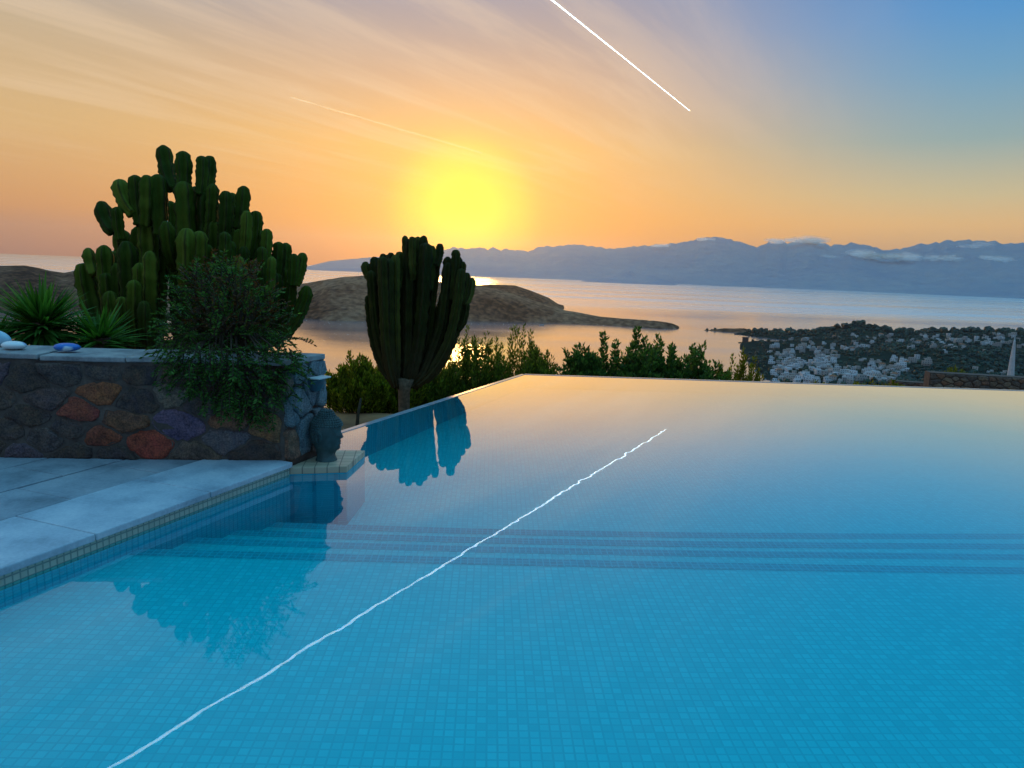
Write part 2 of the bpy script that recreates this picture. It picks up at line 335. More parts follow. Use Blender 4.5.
crest_px = [(290,272),(305,267),(330,261),(374,257),(420,252),(456,248),(485,248),(529,251),(540,247),(576,244.5),(595,246),(604,249),(625,247.5),(654,245),(673,244),(692,240),(707,237),(721,238),(738,241),(757,247.5),(768,242),(793,242),(807,238),(820,242),(832,246),(845,243.6),(862,243.6),(876,248),(884,251),(895,249),(918,245),(940,241.7),(976,239.5),(990,242),(1024,243.6),(1100,247),(1250,262)]
crest = [azel(*p) for p in crest_px]
def mount(az, D):
    D0, DC, D1 = 13300, 18500, 24000
    ch = 1.5 + DC * math.tan(R(interp(az, crest) + .02 + .20 * fbm(az * 1.9, 3) * smoothstep(-14, -6, az))) - SEA
    x, y = D * math.sin(R(az)) / 1000, D * math.cos(R(az)) / 1000
    t = (D - D0) / (DC - D0) if D < DC else (D1 - D) / (D1 - DC)
    if t <= 0: return SEA - 20
    rid = 1 - abs(noise.noise(Vector((x * .9, y * .5, 3)))) * 1.4
    lowf = fbm(x * .6, y * .6, 1)
    prof = t ** 1.25
    k = prof * (.82 + .28 * rid * (1 - prof) + .18 * (prof)) + .06 * lowf * (1 - t) * t * 4 + .03 * fbm(x * 3, y * 3, 5) * t * (1 - t) * 4
    return SEA - 6 + max(0, ch * k)
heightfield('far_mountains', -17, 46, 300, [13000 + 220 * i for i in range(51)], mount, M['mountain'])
# the dim cape below the mountains
def cape(az, D):
    c = interp(az, [(5, 0), (6, .25), (7.3, .8), (8.8, 1), (10.5, .75), (11.8, .3), (12.6, 0)])
    t = max(0, 1 - abs(D - 12300) / 900)
    return SEA - 5 + 175 * c * t * (1 + .2 * fbm(az * 1.1, D / 500, 2))
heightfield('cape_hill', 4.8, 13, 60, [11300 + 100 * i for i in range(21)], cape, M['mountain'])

# thin low clouds lying along the crests
def crest_cloud_mat():
    m, nt, out = newmat('crest_cloud'); d = N(nt, 'ShaderNodeBsdfDiffuse'); d.inputs[0].default_value = (.8, .8, .8, 1)
    tl = N(nt, 'ShaderNodeBsdfTranslucent'); tl.inputs[0].default_value = (2.2, 2.2, 2.1, 1); ad = N(nt, 'ShaderNodeMixShader', i_0=.5); nv = N(nt, 'ShaderNodeCombineXYZ'); [setattr(nv.inputs[i_], 'default_value', -sun_dir[i_]) for i_ in range(3)]; L(nt, nv.outputs[0], tl.inputs['Normal']); L(nt, d.outputs[0], ad.inputs[1]); L(nt, tl.outputs[0], ad.inputs[2])  # translucent colour above white: the clouds' sunlit brightness is put into the material
    tr = N(nt, 'ShaderNodeBsdfTransparent'); lw = N(nt, 'ShaderNodeLayerWeight', i_Blend=.5)
    f = math_(nt, 'MULTIPLY', math_(nt, 'POWER', math_(nt, 'SUBTRACT', 1., lw.outputs['Facing']), 1.6), .34)
    mx = N(nt, 'ShaderNodeMixShader'); L(nt, f, mx.inputs[0]); L(nt, tr.outputs[0], mx.inputs[1]); L(nt, ad.outputs[0], mx.inputs[2]); L(nt, mx.outputs[0], out.inputs[0]); return m
M['crest_cloud'] = crest_cloud_mat()
mb_ = MB(); rgm = random.Random(4)
ico = bmesh.new(); bmesh.ops.create_icosphere(ico, subdivisions=3, radius=1); icv = [v.co.copy() for v in ico.verts]; icf = [tuple(v.index for v in f.verts) for f in ico.faces]; ico.free()
for (x0, y0, x1, y1, n_, sz) in ((858,254,878,256,6,130),(874,257,912,257,9,150),(930,258,952,258,5,110),(955,259,975,261,4,110),(985,259,1010,261,6,140),(770,241,795,240,6,120),(795,239,818,241,6,130),(820,257,834,257,3,80),(640,246,668,246,5,70),(700,239,722,240,5,80),(960,248,985,246,5,110)):
    for k in range(n_):
        t = rgm.random(); x = lerp(x0, x1, t); y = lerp(y0, y1, t) + rgm.uniform(-1.2, 1.2); az, e = azel(x, y); D = 16900 if y > 252 else 17900
        c = polar(az, D, 1.5 + D * math.tan(R(e))); o = Vector((rgm.uniform(0, 99), 0, 0)); q = sz * rgm.uniform(.6, 1.3)
        mb_.add([c + Vector((v.x * q * 1.9, v.y * q * 1.3, v.z * q * .62)) * (1 + .35 * noise.noise(v * 1.8 + o)) for v in icv], icf)
tag(mb_.build('cloud_bank', M['crest_cloud'], None, True), kind='stuff')

# peninsula across the cove
pen_crest = [azel(*p) for p in ((-60,268),(0,266),(25,266),(50,271),(64,273),(90,268),(130,264),(180,272),(240,279),(290,286),(320,281),(345,277),(372,276),(400,278),(440,282),(475,285),(500,290),(530,300),(560,310),(600,317),(640,320),(672,323.5),(682,327))]
pen_shore = [azel(*p) for p in ((-60,312),(0,312),(100,312),(200,312),(280,314),(300,318),(330,321),(380,321),(450,321),(520,322),(560,323),(620,326),(660,328.5),(682,328.6))]
def pen(az, D):
    es = interp(az, pen_shore); ec = interp(az, pen_crest)
    Ds = (1.5 - SEA) / math.tan(R(-es))
    wid = interp(az, [(-40, 900), (-10, 700), (0, 420), (8, 160), (13, 40)])
    Dc = Ds + wid * .55
    zc = 1.5 + Dc * math.tan(R(ec)) - SEA
    if az > 12.95: return SEA - 4
    t = (D - Ds) / (Dc - Ds) if D < Dc else (Ds + wid * 1.25 - D) / (wid * .7)
    if t < 0: return SEA - 4
    x, y = D * math.sin(R(az)), D * math.cos(R(az))
    s = math.sin(min(t, 1) * math.pi / 2) ** 1.15
    return SEA + zc * s + (13 * (abs(noise.noise(Vector((x / 130, y / 130, 2)))) - .25) + 6 * fbm(x / 50, y / 50, 0)) * s * (1 - .75 * s) + min(t * 14, 1.6) - .6
heightfield('peninsula_hills', -45, 13.1, 420, [1650 + 22 * i for i in range(80)], pen, M['hill'])
# second spur behind it, running right
spur_crest = [azel(*p) for p in ((470,286),(490,284),(515,285),(530,290),(545,296),(556,301),(566,307))]
def spur(az, D):
    ec = interp(az, spur_crest); Dc = 3050
    t = 1 - abs(D - Dc) / 330
    if t < 0 or az > azel(572, 309)[0]: return SEA - 4
    zc = max(0, 1.5 + Dc * math.tan(R(ec)) - SEA) * (1 - smoothstep(azel(548, 300)[0], azel(571, 308)[0], az))
    return SEA - 1.5 + zc * math.sin(min(t, 1) * math.pi / 2) + 3 * fbm(az * 2, D / 90) * t * (1 - t)
heightfield('spur_hill', -6, 6.2, 110, [2700 + 25 * i for i in range(29)], spur, M['hill'])

# headland on the right, with the town
shore = [(600, 26), (900, 22.5), (1170, 19.6), (1350, 18.4), (1550, 17.7), (1740, 17.5), (1840, 18.4), (1870, 21.0), (1900, 21.6), (1950, 21.2), (2000, 18.6), (2040, 17.0), (2100, 17.6), (2300, 18.5)]
def head_h(az, D):
    edge = az - interp(D, shore) + .25 * noise.noise(Vector((D / 90, 4, 0)))
    if edge < -.1: return SEA - 4
    x, y = D * math.sin(R(az)), D * math.cos(R(az))
    rise = smoothstep(0, 2.5, edge)
    back = 1 - smoothstep(2120, 2330, D)
    ridge = 24 * smoothstep(1600, 2080, D) * smoothstep(20, 26, az) + 15 * smoothstep(1700, 2050, D) * smoothstep(28, 34, az)
    hill = 26 * math.exp(-((az - 31) / 5.) ** 2 - ((D - 1620) / 180) ** 2)
    knob = 13 * math.exp(-((az - 25.3) / .9) ** 2 - ((D - 2080) / 60) ** 2)
    near = 26 * smoothstep(1300, 900, D)
    z = 2 + rise * (4 + ridge + hill + knob + near + 3.5 * fbm(x / 130, y / 130, 7))
    return SEA + min(edge * 20 + 2, 1) * .8 + (z - .6) * back - 6 * (1 - back)
heightfield('headland', 16.5, 62, 260, [640 + 20 * i for i in range(88)], head_h, M['headland'])
# islet and the thin causeway
ib = MB(); vs = []; na, ns = 90, 7
for i in range(na + 1):
    az = lerp(azel(704, 330)[0], azel(800, 333)[0], i / na); t = i / na
    hgt = .6 + 7 * math.exp(-((t - .22) / .12) ** 2) + 9 * math.exp(-((t - .42) / .12) ** 2) + 2.2 * max(0, fbm(t * 30, 1)) + 1.2 * t
    wd = 6 + 26 * math.exp(-((t - .33) / .2) ** 2)
    for j in range(ns):
        u = -1 + 2 * j / (ns - 1); vs.append(polar(az, 2120 + 30 * math.sin(t * 3) + u * wd, SEA - .5 + hgt * (1 - u * u)))
ib.add(vs, [(i * ns + j, (i + 1) * ns + j, (i + 1) * ns + j + 1, i * ns + j + 1) for i in range(na) for j in range(ns - 1)])
tag(ib.build('islet', M['hill'], None, True), kind='structure')

# near hillside: one sheet from the terrace down to the sea
def ground_h(x, y):
    D = math.hypot(x, y)
    bed = smoothstep(-.33 * y - .05, -.33 * y - 1.2, x) * smoothstep(13, 8, y)
    z = lerp(-1.25, .22, bed)
    terr = smoothstep(6, 12, x)
    st = lerp(13.5, 30, terr)
    if D > st: z -= (D - st) * .25 + 1.5 * smoothstep(0, 6, D - st)
    z -= lerp(0, .98, terr) + 1.3 * smoothstep(13, 17, y) * (1 - smoothstep(11.8, 13.2, x * 24.5 / max(y, 1)))
    z += .10 * fbm(x * .5, y * .5) + min(D / 60, 4) * .7 * fbm(x / 28, y / 28, 9) * smoothstep(30, 80, D)
    return max(z, SEA - 8)
gb = MB(); xs = []; 
def axis(lim, near=16, step=.5):
    a = [i * step for i in range(int(near / step) + 1)]; s = step
    while a[-1] < lim: s *= 1.09; a.append(a[-1] + s)
    return a
ax = axis(900); xs = [-q for q in ax[:0:-1]] + ax; ys = [q + 5.48 for q in axis(760)]
n = len(ys)
gb.add([(x, y, ground_h(x, y)) for x in xs for y in ys], [(i * n + j, (i + 1) * n + j, (i + 1) * n + j + 1, i * n + j + 1) for i in range(len(xs) - 1) for j in range(n - 1)])
tag(gb.build('hillside_ground', M['earth'], None, True), kind='structure')

# ------------------------------------------------------------------ swimming pool
A0 = Vector((-2.27, 3.05)); A1 = Vector((-1.56, 4.92)); td = (A1 - A0).normalized(); nd_ = Vector((td.y, -td.x))   # coping edge: along, and out over the water
def cp(s, o): return A0 + td * s + nd_ * o           # s along the edge, o outwards over the water
SL = (A1 - A0).length
FL = Vector((.18, 10.32)); FR = Vector((11.5, 10.32 + 11.32 * .034)); LB = Vector((-1.76, 5.65))
near_y = 1.25
NL = A0 + td * ((near_y - A0.y) / td.y)
pool = empty('swimming_pool', (4, 5, 0))
tag(pool, 'infinity pool of pale blue mosaic with underwater steps and overflow rim', 'swimming pool')
def pbuild(b, name, mat, **k):
    o = b.build(name, mat, None, **k); o.parent = pool; o.matrix_parent_inverse = Matrix.Translation(-pool.location); return o
steps_y = [3.83, 4.19, 4.52, 4.86]; depths = [.25, .45, .65, .85, 1.08]; SLP = .035
def left_x(y):                                       # the pool's left wall
    if y <= A1.y: return A0.x + (y - A0.y) * td.x / td.y
    if y <= LB.y: return lerp(A1.x, LB.x, smoothstep(A1.y + .35, A1.y + .36, y))
    return lerp(LB.x, FL.x, (y - LB.y) / (FL.y - LB.y))
XR = 11.5
for k in range(5):
    b = MB(); y0 = near_y if k == 0 else steps_y[k - 1]; y1 = steps_y[k] if k < 4 else 10.9; d = -depths[k]
    ny = 14 if k < 4 else 30
    rows = [lerp(y0, y1, i / ny) for i in range(ny + 1)]
    for ya, yb in zip(rows, rows[1:]):
        pa = [(min(left_x(ya), left_x(yb)) - .5, ya), (XR, ya), (XR, yb), (min(left_x(ya), left_x(yb)) - .5, yb)]
        sl = lambda p, y: p[1] + SLP * p[0] * (1 if 0 < k or y != near_y else 0)
        b.quad(*[(p[0], p[1] + SLP * p[0] * (0 if p[1] == near_y else 1), d) for p in pa])
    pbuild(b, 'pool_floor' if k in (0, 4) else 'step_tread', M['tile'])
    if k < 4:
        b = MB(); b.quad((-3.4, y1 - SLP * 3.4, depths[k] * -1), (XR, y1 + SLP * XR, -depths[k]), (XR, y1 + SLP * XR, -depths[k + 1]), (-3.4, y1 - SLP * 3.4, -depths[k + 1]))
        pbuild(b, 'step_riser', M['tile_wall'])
        b = MB(); wd = .092
        b.quad((-3.4, y1 - wd - SLP * 3.4, -depths[k] + .004), (XR, y1 - wd + SLP * XR, -depths[k] + .004), (XR, y1 - .002 + SLP * XR, -depths[k] + .004), (-3.4, y1 - .002 - SLP * 3.4, -depths[k] + .004))
        pbuild(b, 'step_edge_strip', M['strip'])
# walls under water; the coping stands on the left one
def wall_strip(p, q, z0, z1, mat, name, th=.2, side=1):
    """wall with its inner face on p-q, body on the left of p->q (side=1)"""
    p, q = Vector(p), Vector(q); t = (q - p).normalized(); nn = Vector((-t.y, t.x)) * th * side
    poly = [p, q, q + nn, p + nn] if side > 0 else [p + nn, q + nn, q, p]
    ln = (q - p).length; ang = math.atan2(t.y, t.x)
    b = MB(); b.box(0, 0, z0, ln, th * side, z1) if side > 0 else b.box(0, th * side, z0, ln, 0, z1)
    # local axes so that the mosaic runs along the wall: object Y is along the wall for 'YZ' tiles
    b2 = MB(); b2.v = [(-v[1], v[0], v[2]) for v in b.v]; b2.f = b.f; b2.m = b.m; b2.c = b.c
    o = b2.build(name, mat); o.rotation_euler.z = ang - math.pi / 2; o.location = (p.x, p.y, 0)
    o.parent = pool; o.matrix_parent_inverse = Matrix.Translation(-pool.location); return o
E2 = A1 + td * .02
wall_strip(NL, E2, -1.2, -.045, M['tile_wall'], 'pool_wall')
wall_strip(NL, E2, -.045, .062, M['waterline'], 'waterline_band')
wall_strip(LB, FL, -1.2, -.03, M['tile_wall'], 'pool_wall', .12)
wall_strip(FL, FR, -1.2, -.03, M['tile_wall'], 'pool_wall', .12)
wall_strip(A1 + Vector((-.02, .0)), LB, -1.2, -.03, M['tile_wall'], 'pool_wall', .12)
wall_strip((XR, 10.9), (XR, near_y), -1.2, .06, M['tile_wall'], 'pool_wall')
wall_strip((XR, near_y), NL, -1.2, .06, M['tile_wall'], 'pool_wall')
# overflow rim: a thin wet lip
for p, q in ((LB, FL), (FL, FR)):
    t = (q - p).normalized(); nn = Vector((-t.y, t.x))
    b = MB(); poly = [p + nn * .0, q + nn * .0, q + nn * .055, p + nn * .055]
    b.prism(poly, -.03, .005); pbuild(b, 'overflow_rim', M['rim'])
    b = MB(); poly = [p + nn * .055, q + nn * .055, q + nn * .35, p + nn * .35]
    b.prism(poly, -2.4, -.28); pbuild(b, 'outer_wall', M['concrete'])
# water surface
b = MB(); ring = [NL, Vector((XR, near_y)), Vector((XR, FR.y)), FL, LB, Vector((A1.x - .15, A1.y + .32)), A1]
b.add([(p.x, p.y, 0) for p in ring], [tuple(range(len(ring)))])
tag(b.build('pool_water', M['water']), kind='structure')

# ledge at the wall's end
b = MB(); led = [(-1.575, 4.93), (-1.17, 5.035), (-1.135, 5.50), (-1.40, 5.47)]
b.prism(led, .004, .052); pbuild(b, 'corner_ledge', M['ledge'], bevel=.004)
b = MB(); b.prism(led, -1.2, .003); pbuild(b, 'ledge_body', M['tile_wall'])

# coping stones and paving
joints = [-2.75, -1.95, -1.12, -.32, .46, 1.24, SL + .02]
cb = MB()
for a, c in zip(joints, joints[1:]):
    g = .0035
    cb.prism([cp(a + g, -.56 + g), cp(a + g, .03), cp(c - g, .03), cp(c - g, -.56 + g)][::1], .062 + random.uniform(-.0015, .0015), .10 + random.uniform(-.0015, .0015))
tag(cb.build('coping', M['coping'], None, False, .006), kind='structure')
WA = Vector((-1.575, 4.945)); WT = Vector((-math.cos(R(5.2)), -math.sin(R(5.2))))       # wall front: from the corner to the left
pb = MB(); rr = random.Random(3)
for row in range(9):
    o1 = -.565 - row * .46; o0 = o1 - .452; s = -4 + rr.uniform(0, .6)
    if row == 0: s = -3.55
    while s < 3.3:
        ln = .62 if row == 0 else rr.choice((.6, .7, .8)); g = .004
        z = .094 + rr.uniform(-.002, .002)
        poly = [cp(s + g, o0 + g), cp(s + g, o1 - g), cp(s + ln - g, o1 - g), cp(s + ln - g, o0 + g)]
        # cut at the wall line
        out = []
        f = lambda p: (p - WA).dot(Vector((-WT.y, WT.x)))      # >0 on the terrace side
        for i in range(4):
            p, q = poly[i], poly[(i + 1) % 4]; fp, fq = f(p) + .03, f(q) + .03
            if fp >= 0: out.append(p)
            if fp * fq < 0: out.append(p + (q - p) * (fp / (fp - fq)))
        if len(out) >= 3: pb.prism(out, .05, z)
        s += ln
tag(pb.build('paving', M['paving'], None, False, .004), kind='structure')
jb = MB(); jb.prism([cp(-4.5, -5.2), cp(-4.5, .0), cp(SL, .0), cp(SL + 2, -5.2)], -.3, .075)
# keep the bed clear of the pool: its pool-side edge is the wall line
jb2 = MB(); jb2.prism([cp(-4.5, -5.2), cp(-4.5, -.2), cp(SL, -.2), WA + WT * 5], -.3, .058)
tag(jb2.build('paving_bed', M['joint']), kind='structure')
# terrace the photographer stands on
tb = MB(); tb.prism([(-3, -3), (12, -3), (12, near_y - .2), (NL.x + .1, near_y - .2)], -.3, .06)
tag(tb.build('terrace', M['paving']), kind='structure')

# ------------------------------------------------------------------ stone wall
wall = empty('stone_wall', (WA.x, WA.y, .09)); tag(wall, 'low rubble stone wall with rusty red stones beside the pool coping', 'wall')
WH = .70; WTH = .47; ET = td                           # end face runs along the coping direction
def wp(s, o): return WA + WT * s + Vector((-WT.y, WT.x)) * (-o)      # s to the left along the front, o towards the back
def wpar(o): o.parent = wall; o.matrix_parent_inverse = Matrix.Translation(-wall.location); return o
core = MB(); end_b = WA + ET * WTH
back0 = end_b; nb = Vector((WT.y, -WT.x))     # towards the back
L_ = 4.6
core_poly = [WA + nb * .018 + WT * .018, end_b + WT * .018, WA + WT * L_ + nb * WTH, WA + WT * L_ + nb * .018]
core.prism(core_poly, -.3, .09 + WH); wpar(core.build('mortar_core', M['mortar']))
def clip(poly, p, nrm_):
    out = []
    for i in range(len(poly)):
        a, b_ = poly[i], poly[(i + 1) % len(poly)]; fa, fb = (a - p).dot(nrm_), (b_ - p).dot(nrm_)
        if fa <= 0: out.append(a)
        if fa * fb < 0: out.append(a + (b_ - a) * (fa / (fa - fb)))
    return out
palette = [((.30, .05, .018), .5), ((.20, .07, .03), .8), ((.075, .055, .055), 2.0), ((.05, .03, .028), 2.6), ((.16, .10, .065), 1.2), ((.095, .062, .05), 3), ((.11, .07, .10), 2)]
def rubble(mb, P, U, Vv, Nn, W, Hh, n, seed, pal, aspect=1.6, gap=.009, forced=()):
    """irregular stones on the face P + u U + v V, standing proud along Nn"""
    rg = random.Random(seed); pts = []
    tries = 0
    while len(pts) < n and tries < 20000:
        tries += 1; q = Vector((rg.uniform(0, W), rg.uniform(0, Hh)))
        md = math.sqrt(W * Hh / n) * (.74 if tries < 12000 else .5)
        if all(math.hypot((q.x - p.x) / aspect ** .5, (q.y - p.y) * aspect ** .5) > md for p in pts): pts.append(q)
    wts = [p[1] for p in pal]
    for i, p in enumerate(pts):
        poly = [Vector((0, 0)), Vector((W, 0)), Vector((W, Hh)), Vector((0, Hh))]
        for j, q in enumerate(pts):
            if i == j: continue
            d = Vector(((q.x - p.x) / aspect, (q.y - p.y) * aspect)); mid = (p + q) / 2
            poly = clip(poly, mid, d)
            if len(poly) < 3: break
        if len(poly) < 3: continue
        c = sum(poly, Vector((0, 0))) / len(poly); sz = max((v - c).length for v in poly)
        # shrink, subdivide, round
        g = gap * rg.uniform(.7, 1.8); poly = [c + (v - c) * max(.4, 1 - g / max((v - c).length, .02)) for v in poly]
        ringp = []
        for k in range(len(poly)):
            a, b_ = poly[k], poly[(k + 1) % len(poly)]
            m = max(1, int((b_ - a).length / .03))
            for q in range(m): ringp.append(a.lerp(b_, q / m))
        for _ in range(1): ringp = [(ringp[k - 1] + ringp[k] * 2 + ringp[(k + 1) % len(ringp)]) / 4 for k in range(len(ringp))]
        ringp = [v + Vector((noise.noise(Vector((v.x * 22, v.y * 22, seed))), noise.noise(Vector((v.x * 22, v.y * 22, seed + 9))))) * .020 for v in ringp]
        colr = rg.choices([p_[0] for p_ in pal], wts)[0]
        for (ru, rv_, rc) in forced:
            if i == min(range(len(pts)), key=lambda k: (pts[k].x - ru) ** 2 + (pts[k].y - rv_) ** 2): colr = rc; colr = tuple(x * rg.uniform(.9, 1.5) for x in colr)
        pro = rg.uniform(.006, .015); tilt = Vector((rg.uniform(-.08, .08), rg.uniform(-.08, .08)))
        n_ = len(ringp); vs = []
        for lev, (sc_, hh) in enumerate(((1.02, -.03), (1., pro * .3), (.93, pro * .8), (.80, pro), (.45, pro))):
            for v in ringp:
                q = c + (v - c) * sc_
                hgt = hh + (tilt.dot(q - c) if lev >= 2 else 0) + (.009 * noise.noise(Vector((q.x * 14, q.y * 14, seed + i))) if lev >= 2 else 0)
                vs.append(P + U * q.x + Vv * q.y + Nn * hgt)
        fs = [(a * n_ + k, a * n_ + (k + 1) % n_, (a + 1) * n_ + (k + 1) % n_, (a + 1) * n_ + k) for a in range(4) for k in range(n_)] + [tuple(range(4 * n_, 5 * n_))]
        mb.add(vs, fs, 0, colr)
v3 = lambda v, z=0: Vector((v.x, v.y, z))
ZV = Vector((0, 0, 1))
st = MB(); rubble(st, v3(WA + WT * L_ + nb * .018, .09), v3(-WT), ZV, v3(-nb), L_ - .03, WH - .03, 74, 11, palette, forced=((3.42, .545, (.34, .07, .02)), (3.22, .33, (.32, .04, .016)), (3.52, .13, (.30, .045, .018)), (4.32, .40, (.26, .10, .035)), (4.48, .16, (.20, .10, .04)), (3.0, .5, (.10, .06, .05)), (3.75, .42, (.20, .13, .085)), (2.9, .15, (.07, .05, .055)), (3.95, .24, (.10, .10, .15)), (4.2, .1, (.12, .11, .15))))
wpar(st.build('front_stones', M['stones'], None, True, 0, 'stone_color'))
pal2 = [((.15, .24, .28), 3), ((.10, .17, .22), 2.4), ((.26, .12, .07), 1.0), ((.14, .13, .12), 1)]
st = MB(); rubble(st, v3(WA + ET * .005, .09), v3(ET), ZV, v3(Vector((ET.y, -ET.x))), WTH, WH - .01, 11, 5, pal2, 1.0)
wpar(st.build('end_stones', M['stones'], None, True, 0, 'stone_color'))
# capstones
rg = random.Random(5); s = .02
cap = MB()
edges = [0]
while edges[-1] < L_: edges.append(edges[-1] + rg.uniform(.34, .62))
for a, c in zip(edges, edges[1:]):
    jf = lambda: rg.uniform(-.012, .012)
    e0 = .0 if a == 0 else .006
    if a == 0: poly = [WA + WT * (.0) + nb * (-.01), end_b + nb * .01, WA + WT * c + nb * (WTH + .02), WA + WT * c + nb * (.0)]
    else: poly = [WA + WT * (a + .008) + nb * (.002 + jf()), WA + WT * (a + .008) + nb * (WTH + .02), WA + WT * (c) + nb * (WTH + .02), WA + WT * c + nb * (.002 + jf())]
    poly = poly[::-1] if (Vector((poly[1].x - poly[0].x, poly[1].y - poly[0].y)).cross(poly[2] - poly[1]) < 0) else poly
    z = .09 + WH + (.0 if a == 0 else rg.uniform(-.004, .008))
    pl = []
    for i in range(4):
        p, q = poly[i], poly[(i + 1) % 4]
        m = max(1, int((q - p).length / .06))
        for k in range(m):
            v = p.lerp(q, k / m); pl.append(v + Vector((noise.noise(Vector((v.x * 9, v.y * 9, 1))), noise.noise(Vector((v.x * 9, v.y * 9, 7))))) * .014)
    cap.prism(pl, z - .012, z + .026 + rg.uniform(-.006, .008))
wpar(cap.build('capstone', M['capstone'], None, False, .008))
WTOP = .09 + WH + .03

# lamp on the wall's end: half bowl under a pale plate
lc = at(317, 377, 5.22); fn = Vector((ET.y, -ET.x)); tt = (Vector((lc.x, lc.y)) - WA).dot(ET); lp = WA + ET * tt + fn * .012
lamp = empty('wall_lamp', (lp.x, lp.y, .655), math.atan2(fn.y, fn.x)); tag(lamp, 'dark half bowl wall lamp with pale top plate on the stone wall end', 'wall lamp')
M['bronze'] = plain('dark_bronze', (.05, .075, .10), .45, .5, 20, .3); M['plate'] = plain('pale_plate', (.6, .58, .56), .5, .5, 20, .1)
b = MB(); seg = 16; lev = 8; vs = []
for j in range(lev + 1):
    a = j / lev * math.pi / 2; r = .072 * math.cos(a) + .012
    for k in range(seg + 1): t = -math.pi / 2 + math.pi * k / seg; vs.append((r * math.cos(t) * .95, r * math.sin(t), -.10 * math.sin(a)))
fs = [(j * (seg + 1) + k, (j + 1) * (seg + 1) + k, (j + 1) * (seg + 1) + k + 1, j * (seg + 1) + k + 1) for j in range(lev) for k in range(seg)]
fs += [tuple(range(lev * (seg + 1), (lev + 1) * (seg + 1))), tuple(range(seg, -1, -1)), tuple(j * (seg + 1) for j in range(lev + 1)) + tuple(j * (seg + 1) + seg for j in range(lev, -1, -1))]
b.add(vs, fs); b.build('bowl', M['bronze'], lamp, True)
b = MB(); b.prism([(.0, -.09), (.095, -.075), (.095, .075), (.0, .09)], .004, .014); b.build('top_plate', M['plate'], lamp, False, .003)

# painted pebbles on the wall top
def pebble(name, c, a, b_, h, rz, mat, lab):
    mb = MB(); vs = []; nu, nv = 24, 12
    for j in range(nv + 1):
        th = math.pi * j / nv
        for k in range(nu):
            ph = 2 * math.pi * k / nu
            p = Vector((a * math.sin(th) * math.cos(ph), b_ * math.sin(th) * math.sin(ph), h * math.cos(th)))
            p *= 1 + .05 * noise.noise(p * 14 + Vector((a, b_, h)) * 50); vs.append(p + Vector((0, 0, h)))
    mb.add(vs, [(j * nu + k, (j + 1) * nu + k, (j + 1) * nu + (k + 1) % nu, j * nu + (k + 1) % nu) for j in range(nv) for k in range(nu)])
    o = mb.build(name, mat, None, True); o.location = c; o.rotation_euler.z = rz; tag(o, lab, 'painted stone', 'painted stones on the wall top'); return o
def peb_mat(name, c1, c2, sc_, thr):
    m, nt, out = newmat(name); tc = N(nt, 'ShaderNodeTexCoord'); n = N(nt, 'ShaderNodeTexNoise', i_Scale=sc_, i_Detail=2.); L(nt, tc.outputs['Object'], n.inputs['Vector'])
    c = ramp(nt, n.outputs[0], [(thr - .03, c1), (thr + .03, c2)]); b = N(nt, 'ShaderNodeBsdfPrincipled', i_Roughness=.4); L(nt, c, b.inputs[0]); L(nt, b.outputs[0], out.inputs[0]); return m
p = at(67, 350, 5.0); pebble('painted_stone', (p.x, p.y, WTOP - .004), .088, .06, .03, .1, peb_mat('blue_paint', (.02, .16, .55), (.66, .76, .84), 7, .60), 'blue and white painted pebble on the wall top before the yuccas')
p = at(14, 348, 4.98); pebble('painted_stone', (p.x, p.y, WTOP - .004), .085, .06, .031, -.1, peb_mat('white_paint', (.10, .22, .55), (.80, .84, .84), 7, .40), 'white painted pebble on the wall top near the left frame edge')
p = at(-6, 345, 5.1); o = pebble('painted_stone', (p.x, p.y, WTOP + .010), .10, .05, .055, .2, peb_mat('pale_blue_paint', (.35, .62, .75), (.50, .72, .82), 5, .5), 'large pale blue stone cut off by the left frame edge'); o.rotation_euler = (0, R(20), .2)

# ------------------------------------------------------------------ cacti
def cactus_mat(name, stops, z0, z1):
    m, nt, out = newmat(name); tc = N(nt, 'ShaderNodeTexCoord')
    n = N(nt, 'ShaderNodeTexNoise', i_Scale=5., i_Detail=6.); L(nt, tc.outputs['Object'], n.inputs['Vector'])
    oi = N(nt, 'ShaderNodeObjectInfo')
    c = ramp(nt, math_(nt, 'ADD', math_(nt, 'MULTIPLY', n.outputs[0], .6), math_(nt, 'MULTIPLY', oi.outputs['Random'], .4)), stops)
    sz = N(nt, 'ShaderNodeSeparateXYZ'); L(nt, tc.outputs['Object'], sz.inputs[0]); mr = N(nt, 'ShaderNodeMapRange'); L(nt, math_(nt, 'ADD', sz.outputs[2], math_(nt, 'MULTIPLY', n.outputs[0], .5)), mr.inputs[0]); mr.inputs[1].default_value = z0 + .25; mr.inputs[2].default_value = z1 + .25
    c = mixc(nt, math_(nt, 'MULTIPLY', mr.outputs[0], .8), c, (.075, .055, .028))     # corky old growth near the foot
    ra = N(nt, 'ShaderNodeAttribute', attribute_name='rib'); c = mixc(nt, math_(nt, 'MULTIPLY', math_(nt, 'POWER', ra.outputs['Fac'], 1.5), .85), c, (.035, .022, .010))     # brown spine ridges
    b = N(nt, 'ShaderNodeBsdfPrincipled', i_Roughness=.75); b.inputs['Specular IOR Level'].default_value = .12; L(nt, c, b.inputs[0])
    L(nt, b.outputs[0], out.inputs[0]); return m
M['cactus'] = cactus_mat('cactus_skin', [(.3, (.03, .05, .003)), (.55, (.065, .095, .006)), (.78, (.15, .18, .018))], 1.15, .35); M['cactus_shaded'] = cactus_mat('shaded_cactus_skin', [(.3, (.022, .024, .004)), (.55, (.045, .05, .008)), (.78, (.10, .10, .015))], .55, -.35); M['bark'] = plain('corky_bark', (.16, .11, .07), .9, .2, 20, .4, .01)  # second skin is a darker copy: the small cactus's backlit shade put in colour
